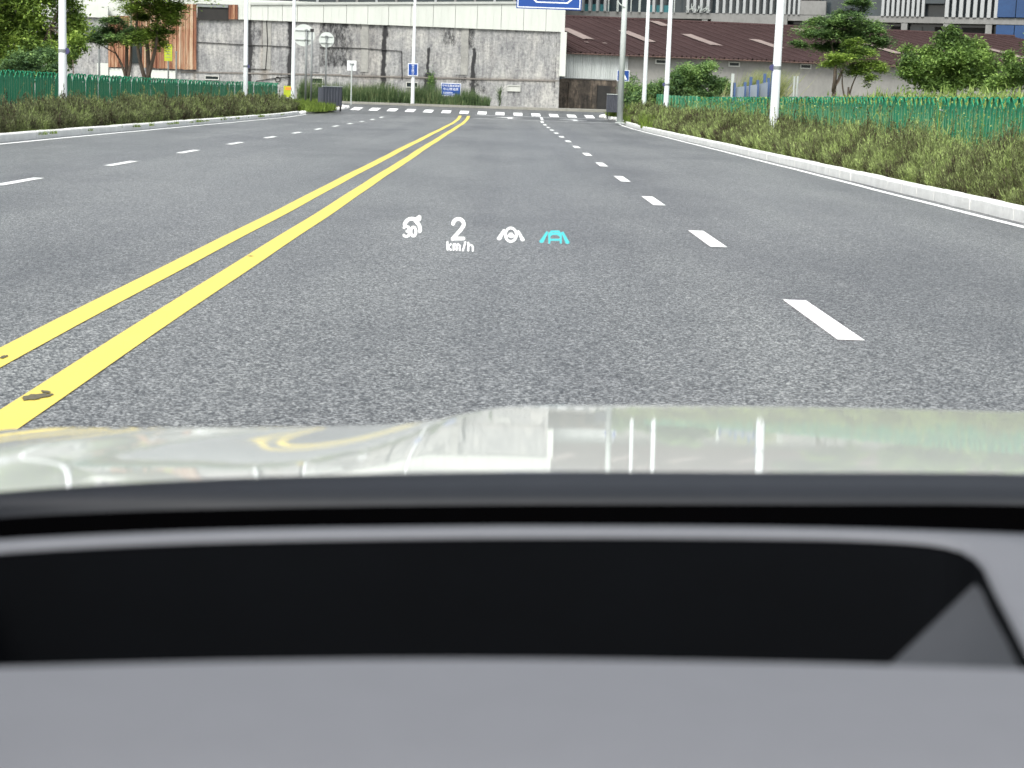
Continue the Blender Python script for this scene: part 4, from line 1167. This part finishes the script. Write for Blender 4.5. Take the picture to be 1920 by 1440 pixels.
# ================================================================== BUILDINGS FAR BEHIND
A2 = Vector((at(1040, 100, 191).x, 191, 0)); B2 = Vector((at(1960, 100, 173).x, 173, 0))
dir2 = (B2 - A2).normalized(); nrm2 = Vector((dir2.y, -dir2.x, 0)); ang2 = math.atan2(dir2.y, dir2.x); L2 = (B2 - A2).length + 14
ob = empty('unfinished_office_block', (A2.x, A2.y, 0), ang2); tag(ob, 'unfinished concrete office block with white vertical fins behind the shed', 'office block')
def s_of(px):
    d = ray(px, 30); v = d.x / d.y
    return (A2.x - v * A2.y) / (v * dir2.y - dir2.x)
def z_of(px, py): 
    s = s_of(px); P = A2 + dir2 * s; return at(px, py, P.y).z
zs = z_of(1200, 26.5)
MB().box(0, L2, 1.2, 22, .2, zs + 20).build('core', M_GLASSB, ob)
MB().box(-.3, L2 + .3, -.1, 1.25, zs - .38, zs + .22).build('floor_slab', M_SLABW, ob)
for k in range(1, 5):
    MB().box(-.3, L2 + .3, .35, 1.24, zs + 4.1 * k - .3, zs + 4.1 * k + .2).build('floor_slab', M_SLABW, ob)
MB().box(-.4, L2 + .4, -.1, 22, zs + 20.0, zs + 20.6).build('parapet', M_SLABW, ob)
MB().box(s_of(1335), s_of(1478), -.35, -.11, zs - .85, zs + .12).build('spandrel', M_SLABW, ob)
# columns down to the ground with dark bays between
s_ = 0
while s_ < L2:
    MB().box(s_ - .3, s_ + .3, -.05, .5, .2, zs - .385).build('column', M_SLABW, ob); s_ += 4.05
for i, (pa, pb) in enumerate(((1078, 1100), (1105, 1138), (1147, 1165), (1178, 1207), (1216, 1246), (1275, 1292), (1300, 1330), (1340, 1365), (1372, 1412), (1419, 1452), (1475, 1500), (1670, 1690), (1705, 1728), (1752, 1794), (1803, 1858))):
    MB().box(s_of(pa), s_of(pb), .85, 1.19, zs - 2.4, zs - .7).build('bay_opening', M_INDARK if i % 3 else M_GLASSB, ob)
MB().box(.1, L2 - .1, .95, 1.195, .2, zs - 2.41).build('infill_wall', M_SLABW, ob)
MB().box(s_of(1112), s_of(1136), .55, .84, zs - 2.2, zs - .85).build('infill_panel', M_CLAD, ob)
# fins
px = 1092.0; fm = {}
fins = []
for a_, b_, stp, w in ((1092, 1135, 14.3, 5), (1226, 1252, 14.3, 5), (1290, 1331, 12.5, 5.5), (1345, 1475, 12.6, 5), (1480, 1500, 9, 4), (1655, 1735, 9.4, 5), (1775, 1868, 13.2, 6.5)):
    p_ = a_
    while p_ < b_: fins.append((p_, w)); p_ += stp
for p_, w in fins:
    sx_ = s_of(p_); hw = w / 2 / F * 183
    if round(hw, 2) not in fm: fm[round(hw, 2)] = MB().box(-hw, hw, 0, .5, 0, 19.6).mesh('fin', M_FIN)
    link('fin', fm[round(hw, 2)], ob, (sx_, -.25, zs + .225))
for p_ in (1142, 1158, 1160, 1184, 1199, 1201, 1265):
    MB().tube([(s_of(p_), -.3, zs + .2), (s_of(p_), -.3, zs + 19)], .06, 6).build('scaffold_tube', M_GALV, ob)
for pa, pb in ((1090, 1140), (1216, 1252)):
    MB().box(s_of(pa), s_of(pb), .3, .6, zs + .225, zs + .95).build('teal_panel', M_TEAL, ob)
MB().box(s_of(1500), s_of(1548), -.15, .34, zs + .225, zs + 1.6).build('balcony', M_SLABW, ob)
MB().box(s_of(1505), s_of(1535), .3, .9, zs + 1.6, zs + 3.6).build('bay_opening', M_INDARK, ob)
for i in range(5):
    sa = s_of(1868) + .1 + i * 1.75
    for z0_, z1_ in ((zs - 3.0, zs - .45), (zs + .3, zs + 2.3), (zs + 2.6, zs + 5.5)):
        MB().box(sa, sa + 1.68, -.3, -.11, z0_, z1_).build('blue_pane', M_GLASSBLUE, ob)
for p_ in (1745, 1690, 1740): pass
MB().box(s_of(1728), s_of(1770), -.15, .34, zs + 1.5, zs + 3.0).build('balcony', M_GLASSB, ob)
for i in range(16):
    p_ = 1290 + i * 2.6
    a_ = (s_of(p_), -.4, zs + .3 + random.uniform(0, .3)); b_ = (s_of(p_ + random.uniform(-6, 10)), -.4, zs + random.uniform(.5, 1.2))
    MB().tube([a_, b_], .04, 4).build('scaffold_tube', M_GALV, ob)
# dark block behind the warehouse roof, centre
cb2 = empty('dark_office_block', (0, 175, 0)); tag(cb2, 'dark glazed block rising behind the warehouse roof in the middle', 'office block')
xa = at(372, 5, 175).x; xb = at(1058, 5, 175).x
MB().box(xa, xb, 0, 15, .2, 24).build('wall', M_GLASSB, cb2)
k = xa
i = 0
while k < xb - 1:
    MB().box(k, k + .22, -.2, -.001, .3, 24).build('mullion', M_SLABW if i % 3 else M_FIN, cb2); k += 1.9; i += 1
for z in (7.2, 11.4, 15.6, 19.8): MB().box(xa, xb, -.12, -.002, z, z + .35).build('floor_band', M_SLABW, cb2)
# hills/treeline are out of the frame

# ================================================================== THE CAR (seen over its dashboard)
car = empty('car', (.4, 1.0, 0)); tag(car, 'white car seen from the driver seat over its dashboard and bonnet', 'car')
def cp(o):
    o.parent = car; o.matrix_parent_inverse = car.matrix_world.inverted(); return o
car_off = Vector((.4, 1.0, 0))
def build_car(mb, name, mats, smooth=True, parent=None):
    mb.v = [tuple(Vector(v) - car_off) for v in mb.v]
    return mb.build(name, mats, parent or car, smooth)
# car paint
m, nt, bs = new_mat('white_car_paint')
v = coords(nt, (1, 1, 1)); n1 = noise_tex(nt, v, 3, 4, .6)
nt.links.new(ramp(nt, n1, [(.3, (.58, .61, .57)), (.7, (.62, .645, .61))]), bs.inputs['Base Color'])
bs.inputs['Roughness'].default_value = .5; bs.inputs['Coat Weight'].default_value = 1.0; bs.inputs['Coat Roughness'].default_value = .03; bs.inputs['Coat IOR'].default_value = 1.45
bs.inputs['Specular IOR Level'].default_value = .3
M_PAINT = m
def sstep(a, b, x):
    t = max(0.0, min(1.0, (x - a) / (b - a))); return t * t * (3 - 2 * t)
def bonnet_z(X, Y):
    d = Y - 1.3; X = max(-1.2, min(1.6, X)); Y = max(.6, min(3.2, Y))
    z = .962 - .079 * d - .009 * d * d
    z -= .012 * ((X - .4) / .9) ** 4
    crease = -.085 + .075 * (Y - 1.25)
    s = 1 - sstep(crease - .16, crease + .01, X)
    z -= s * (.004 + .020 * sstep(1.3, 2.0, Y))
    # fender ridge
    rx = -.42 + (Y - 1.47) * .32
    z += .007 * math.exp(-((X - rx) / .05) ** 2)
    z -= .10 * max(0, rx - .03 - X) ** 1.2
    return z
TOPS = [(-600, 850), (-200, 815), (0, 803), (200, 802), (540, 801), (700, 797), (800, 790), (870, 776), (930, 764), (1000, 760), (1200, 759.5), (1500, 762), (1700, 766), (1920, 772), (2300, 790), (2900, 830)]
COWL = [(-600, 1000), (-200, 945), (0, 922), (250, 905), (500, 894), (750, 888), (1000, 884), (1500, 886), (1920, 889), (2300, 905), (2900, 960)]
def curve(tab, x):
    xs_ = np.array([p[0] for p in tab], float); ys_ = np.array([p[1] for p in tab], float)
    k = max(1, min(len(tab) - 3, int(np.searchsorted(xs_, x)) - 1))
    # Catmull-Rom style smoothing
    x0, x1 = xs_[k], xs_[k + 1]; t = (x - x0) / (x1 - x0)
    m0 = (ys_[k + 1] - ys_[k - 1]) / (xs_[k + 1] - xs_[k - 1]) * (x1 - x0); m1 = (ys_[k + 2] - ys_[k]) / (xs_[k + 2] - xs_[k]) * (x1 - x0)
    return (2 * t**3 - 3 * t**2 + 1) * ys_[k] + (t**3 - 2 * t**2 + t) * m0 + (-2 * t**3 + 3 * t**2) * ys_[k + 1] + (t**3 - t**2) * m1
def hit_bonnet(px, py):
    d = ray(px, py); t = .6
    for _ in range(60):
        P = Vector((0, 0, CAM_H)) + d * t
        e = P.z - bonnet_z(P.x, P.y)
        t = max(.5, min(3.2, t + e * 2.2))
    return Vector((0, 0, CAM_H)) + d * t
cols = np.linspace(-560, 2850, 260)
rows = [[] for _ in range(46)]
for px in cols:
    far_ = hit_bonnet(px, curve(TOPS, px)); near_ = hit_bonnet(px, curve(COWL, px) + 14)
    for j in range(36):
        t = j / 35
        X = near_.x + (far_.x - near_.x) * t; Y = near_.y + (far_.y - near_.y) * t
        rows[j].append(Vector((X, Y, bonnet_z(X, Y))))
    zf = bonnet_z(far_.x, far_.y); R_ = .10
    d_ = (far_ - near_); d_.z = 0; d_.normalize()
    for j in range(10):
        a_ = (j + 1) / 10 * math.radians(78)
        rows[36 + j].append(Vector((far_.x + d_.x * R_ * math.sin(a_), far_.y + d_.y * R_ * math.sin(a_), zf - R_ * (1 - math.cos(a_)) - .10 * R_ * math.sin(a_))))
mb = MB(); mb.grid(rows)
build_car(mb, 'bonnet', M_PAINT)
# black cowl at the foot of the windscreen
M_COWL = worn('black_cowl_plastic', (.014, .016, .020), (.011, .013, .016), .45, 4, spec=.35)
M_VOID = worn('black_gap', (.0012, .0012, .0015), (.001, .001, .001), 1.0, 4, spec=.0)  # near-black tone holds the shade of the gap behind the dashboard
COWL2 = [(-600, 1030), (-200, 982), (0, 962), (250, 950), (500, 944), (750, 940), (1000, 938), (1500, 938), (1920, 940), (2300, 955), (2900, 1000)]
RIDGE = [(-600, 1065), (-200, 1030), (0, 1013), (250, 1000), (500, 992), (750, 988), (1000, 986), (1500, 989), (1920, 1001), (2300, 1022), (2900, 1060)]
ca, cb_, cc, cd, ce = [], [], [], [], []
for px in np.linspace(-560, 2850, 120):
    a_ = on_level(px, curve(COWL, px), .966); b_ = on_level(px, curve(COWL2, px), .952)
    ca.append(a_ + Vector((0, .02, -.02))); cb_.append(a_); cc.append(a_.lerp(b_, .9) + Vector((0, 0, .001))); cd.append(b_ + Vector((0, 0, -.001))); ce.append(b_ + Vector((0, -.001, -.003)))
mb = MB(); mb.grid([ca[::-1], cb_[::-1], cc[::-1], cd[::-1], ce[::-1]])
build_car(mb, 'cowl_panel', M_COWL)
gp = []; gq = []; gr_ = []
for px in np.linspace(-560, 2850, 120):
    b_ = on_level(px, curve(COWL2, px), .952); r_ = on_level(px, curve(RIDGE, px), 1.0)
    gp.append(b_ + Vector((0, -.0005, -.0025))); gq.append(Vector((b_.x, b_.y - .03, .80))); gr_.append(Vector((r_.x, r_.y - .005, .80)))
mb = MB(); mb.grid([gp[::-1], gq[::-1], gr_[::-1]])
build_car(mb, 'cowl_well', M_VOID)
# dashboard top with the opening of the head-up projector
M_DASH = worn('grey_dashboard_skin', (.140, .144, .160), (.133, .137, .152), .75, 30, spec=.35, bmp=.05)
M_RIM = worn('dark_dashboard_rim', (.085, .090, .105), (.078, .083, .097), .55, 30, spec=.45)
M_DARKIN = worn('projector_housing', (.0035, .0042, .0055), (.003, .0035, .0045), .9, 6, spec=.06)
M_SIDEIN = worn('projector_lit_side', (.044, .047, .054), (.036, .039, .045), .85, 6, spec=.25)  # side wall as lit: light put into a paler tone than the housing
FAR = [(-600, 1079), (-200, 1043), (0, 1025), (250, 1011), (500, 1003), (1000, 997), (1500, 1000), (1700, 1007), (1790, 1018), (1900, 1046)]
NEAR = [(-700, 1270), (-300, 1252), (0, 1243), (450, 1232), (900, 1228), (1400, 1234), (1920, 1248), (2400, 1270), (3000, 1300)]
pairs = []   # (inner px,py) (outer px,py)
for px in np.linspace(-60, 1740, 46): pairs.append(((px, curve(FAR, px)), (px * 1.02, curve(RIDGE, px * 1.02))))
for inn_p, out_p in (((1775, 1016), (1800, curve(RIDGE, 1800))), ((1803, 1024), (1880, curve(RIDGE, 1880))), ((1826, 1038), (2000, curve(RIDGE, 2000))), ((1842, 1055), (2300, curve(RIDGE, 2300))),
                     ((1862, 1098), (2600, 1080)), ((1890, 1150), (2800, 1180)), ((1920, 1208), (2900, 1300)), ((1938, 1240), (2900, 1450)), ((1935, 1250), (2900, 1700))):
    pairs.append((inn_p, out_p))
for px in np.linspace(1900, -60, 46): pairs.append(((px, curve(NEAR, px)), (px * 1.35 - 330, 1760)))
for inn_p, out_p in (((-85, 1235), (-900, 1700)), ((-95, 1180), (-1000, 1400)), ((-98, 1120), (-1000, 1200)), ((-90, 1070), (-700, 1080))):
    pairs.append((inn_p, out_p))
L2_, L3 = [], []
rings = [[] for _ in range(7)]
RR = .007
for (ix, iy), (ox, oy) in pairs:
    i_ = on_level(ix, iy, 1.0); o_ = on_level(ox, oy, 1.0)
    d_ = (o_ - i_); ln = d_.length; d_.normalize()
    rh = min(RR, ln * .75)
    for q in range(7):
        th = math.radians(62) * q / 6
        rings[q].append(i_ + d_ * rh * (1 - math.sin(th)) + Vector((0, 0, -RR * (1 - math.cos(th)))))
    L3.append(rings[6][-1].copy()); L2_.append(o_)
skirt = [p_ + Vector((0, .004, -.03)) for p_ in L2_]
mb = MB(); ring_ = lambda L: L + [L[0]]
L2_ = [p_ + Vector((0, 0, -.025 if pairs[k_][1][1] > 1700 else 0)) for k_, p_ in enumerate(L2_)]
mb.grid([ring_(r_) for r_ in rings[::-1]] + [[a.lerp(Vector((b.x, b.y, 1.0)), .34) for a, b in zip(ring_(rings[0]), ring_(L2_))], ring_(L2_), ring_(skirt)])
build_car(mb, 'dashboard_top', M_DASH)
# well of the projector
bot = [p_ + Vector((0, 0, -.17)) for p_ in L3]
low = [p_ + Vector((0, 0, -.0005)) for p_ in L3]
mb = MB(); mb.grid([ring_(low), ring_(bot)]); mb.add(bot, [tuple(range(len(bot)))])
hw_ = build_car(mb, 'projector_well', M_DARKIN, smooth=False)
P1, P2, P3, P4 = on_level(1840, 1092, .985), on_level(1655, 1290, .945), on_level(1960, 1330, .985), on_level(1905, 1225, .986)
nn = 8
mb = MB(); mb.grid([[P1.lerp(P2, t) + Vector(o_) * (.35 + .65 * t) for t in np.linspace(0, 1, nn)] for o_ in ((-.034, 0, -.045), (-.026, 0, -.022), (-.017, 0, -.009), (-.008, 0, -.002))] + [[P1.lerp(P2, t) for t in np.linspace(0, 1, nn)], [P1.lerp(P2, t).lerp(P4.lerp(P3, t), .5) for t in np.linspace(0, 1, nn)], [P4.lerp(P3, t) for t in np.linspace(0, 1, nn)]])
build_car(mb, 'lit_side_wall', M_SIDEIN)  # left edge bent down so the lit tone fades into the dark
# windscreen: clear raked glass
m = bpy.data.materials.new('windscreen_glass'); m.use_nodes = True; nt = m.node_tree; nt.nodes.clear()
tb_ = nt.nodes.new('ShaderNodeBsdfTransparent'); tb_.inputs[0].default_value = (.965, .985, .975, 1); oo = nt.nodes.new('ShaderNodeOutputMaterial'); nt.links.new(tb_.outputs[0], oo.inputs['Surface'])
rows = []
for j in range(9):
    t = j / 8; row = []
    for px in np.linspace(-560, 2850, 30):
        b_ = on_level(px, curve(COWL, px) + 18, .964)
        xx = b_.x; row.append(Vector((xx * (1 - .18 * t) + .07 * t, b_.y - 1.45 * t, .974 + .70 * t - .10 * t * t)))
    rows.append(row)
mb = MB(); mb.grid(rows); build_car(mb, 'windscreen', m)

# unseen rest of the shell, added to shade the dashboard: roof, pillars, doors, rear panel
rows = []
for Y, z in ((-.13, 1.585), (-.35, 1.625), (-.9, 1.66), (-1.6, 1.64), (-2.3, 1.56)):
    rows.append([Vector((.4 + u * .66, Y, z - .05 * abs(u) ** 2.2)) for u in np.linspace(-1, 1, 13)])
mb = MB(); mb.grid(rows); mb.grid([[p_ + Vector((0, 0, .03)) for p_ in r_] for r_ in rows]); build_car(mb, 'roof', [worn('headliner', (.30, .30, .29), (.26, .26, .25), .9, 8)])
for sg in (-1, 1):
    build_car(MB().tube([(.4 + sg * .66, -.15, 1.55), (.4 + sg * .84, .75, 1.10)], [.035, .045], 8), 'pillar', M_VOID)
    build_car(MB().box(.4 + sg * .9 - .04, .4 + sg * .9 + .04, -1.6, .85, .35, 1.0), 'door', M_PAINT, smooth=False)
    build_car(MB().tube([(.4 + sg * .7, -2.25, 1.52), (.4 + sg * .86, -2.35, 1.0)], [.06, .07], 8), 'pillar', M_PAINT)
build_car(MB().box(-.42, 1.22, -2.4, -2.3, .4, 1.1), 'tailgate', M_PAINT, smooth=False)
build_car(MB().box(-.40, 1.20, -1.9, -1.75, .4, 1.3), 'rear_light_block', M_DARKIN, smooth=False)  # unseen dark block added to stop light from behind

# ================================================================== HEAD-UP DISPLAY (virtual image in front of the windscreen)
def glow(name, col, s):
    m = bpy.data.materials.new(name); m.use_nodes = True; nt = m.node_tree; nt.nodes.clear()
    e = nt.nodes.new('ShaderNodeEmission'); e.inputs[0].default_value = (*col, 1); e.inputs[1].default_value = s
    o = nt.nodes.new('ShaderNodeOutputMaterial'); nt.links.new(e.outputs[0], o.inputs[0]); return m
M_HW = glow('display_white', (1, 1, .97), .95)
M_HC = glow('display_cyan', (.13, .66, .70), .78)
HD = 6.5
hud = empty('head_up_display'); hud.matrix_world = CAM_M @ Matrix.Translation((0, 0, -HD))
tag(hud, 'head-up display read-out glowing white and cyan over the road ahead', 'head-up display')
U = HD / F
def hp(px, py, k=0): return ((px - 960) * U, -(py - 720) * U, k * .0005)
def stroke(mb, pts, w, k=0, closed=False, cap=True):
    P_ = [Vector(hp(*p_, k)) for p_ in pts]; w = w * U / 2
    if closed: P_ = P_ + [P_[0]]
    n = len(P_); A = []; B = []
    for i in range(n):
        if closed: d = P_[(i + 1) % (n - 1)] - P_[(i - 1) % (n - 1)]
        else: d = P_[min(i + 1, n - 1)] - P_[max(i - 1, 0)]
        d.normalize(); nrm = Vector((-d.y, d.x, 0)) * w
        A.append(P_[i] + nrm); B.append(P_[i] - nrm)
    mb.grid([A, B])
    if cap and not closed:
        for c in (P_[0], P_[-1]):
            mb.add([c + Vector((math.cos(a_) * w, math.sin(a_) * w, .0002)) for a_ in [i * .5236 for i in range(12)]], [tuple(range(12))])
def arc(cx, cy, rx, ry, a0, a1, n=18): return [(cx + rx * math.cos(math.radians(a0 + (a1 - a0) * i / n)), cy - ry * math.sin(math.radians(a0 + (a1 - a0) * i / n))) for i in range(n + 1)]
# speed limit icon
mb = MB(); stroke(mb, [(776, 0)] and arc(772, 427, 14.5, 17, 158, 62, 14), 6.5); stroke(mb, arc(772, 430, 15.5, 17, 40, -12, 10), 6.5); stroke(mb, [(778, 414), (786, 423), (788, 430)], 5)
mb.add([hp(779, 408, 1), (hp(786, 403, 1)), hp(790, 406, 1), hp(789, 413, 1), hp(783, 417, 1), hp(778, 415, 1)], [(0, 1, 2, 3, 4, 5)])
mb.build('limit_arrow', M_HW, hud)
mb = MB()
stroke(mb, arc(762, 429.3, 5.2, 4.6, 150, -80, 14), 4.6, 2); stroke(mb, arc(762, 438.3, 5.6, 5.0, 80, -150, 14), 4.6, 2)
mb.build('digit', M_HW, hud)
mb = MB(); stroke(mb, arc(775.2, 434.2, 4.7, 8.6, 0, 342, 20), 4.6, 2, closed=True); mb.build('digit', M_HW, hud)
# speed
mb = MB(); stroke(mb, arc(859.5, 420, 10.0, 9.5, 178, -28, 18) + [(863, 432), (852, 444), (849, 448.2)], 6.6); stroke(mb, [(849, 447.2), (869, 447.2)], 6.4)
mb.build('speed_digit', M_HW, hud)
mb = MB()
for pts in ([(839, 453.5), (839, 468)], [(845, 458), (840, 463), (845.5, 468.5)], [(850.5, 458), (850.5, 468.5)], [(850.5, 460), (853, 457.6), (856, 460), (856, 468.5)], [(856, 460), (859, 457.6), (862, 460), (862, 468.8)],
            [(872.5, 454), (868, 469.5)], [(878, 455), (878, 469.8)], [(878, 462), (881, 458.8), (885, 460), (886.5, 463), (886.5, 470)]):
    stroke(mb, pts, 3.3)
mb.build('unit_text', M_HW, hud)
# steering assist icon
mb = MB(); stroke(mb, arc(957.8, 440, 10.3, 12.6, 0, 345, 26), 4.6, closed=True); mb.build('steering_wheel', M_HW, hud)
mb = MB(); mb.add([hp(x_, y_, 1) for x_, y_ in ((955, 436.5), (961, 436.5), (963, 440.5), (967.5, 442), (966.5, 445.5), (962, 444.5), (958, 446.5), (953.5, 444), (949.5, 444.8), (948.5, 441.5), (953, 440.5))], [tuple(range(11))]); mb.build('wheel_hub', M_HW, hud)
def wedge(x0, y0, w0, x1, y1, w1, mat):
    mb = MB(); mb.add([hp(x0 - w0, y0), hp(x0 + w0, y0), hp(x1 + w1, y1), hp(x1 - w1, y1)], [(0, 3, 2, 1)])
    for x_, y_, w_ in ((x0, y0, w0), (x1, y1, w1)): mb.add([(hp(x_, y_)[0] + math.cos(a_) * w_ * U, hp(x_, y_)[1] + math.sin(a_) * w_ * U * .7, .0002) for a_ in [i * .5236 for i in range(12)]], [tuple(range(12))])
    mb.build('lane_mark', mat, hud)
wedge(944.5, 431.5, 2.3, 936, 447, 4.4, M_HW); wedge(971.8, 433.5, 2.2, 980, 449.5, 3.8, M_HW)
wedge(1025.5, 435.5, 2.3, 1015.5, 452.5, 4.3, M_HC); wedge(1055, 436, 2.3, 1064, 454.5, 4.0, M_HC)
mb = MB()
for pts in ([(1029, 440), (1033.5, 434), (1048, 434), (1052, 440)], [(1030, 438), (1030, 455)], [(1051.5, 438), (1051.5, 455)], [(1029, 439.5), (1036, 438.5), (1046, 438.5), (1052, 440)], [(1031, 449.5), (1050, 449.5)], [(1029.5, 442), (1034, 440)], [(1051.5, 442), (1047, 440)]):
    stroke(mb, pts, 3.9)
mb.build('car_outline', M_HC, hud)
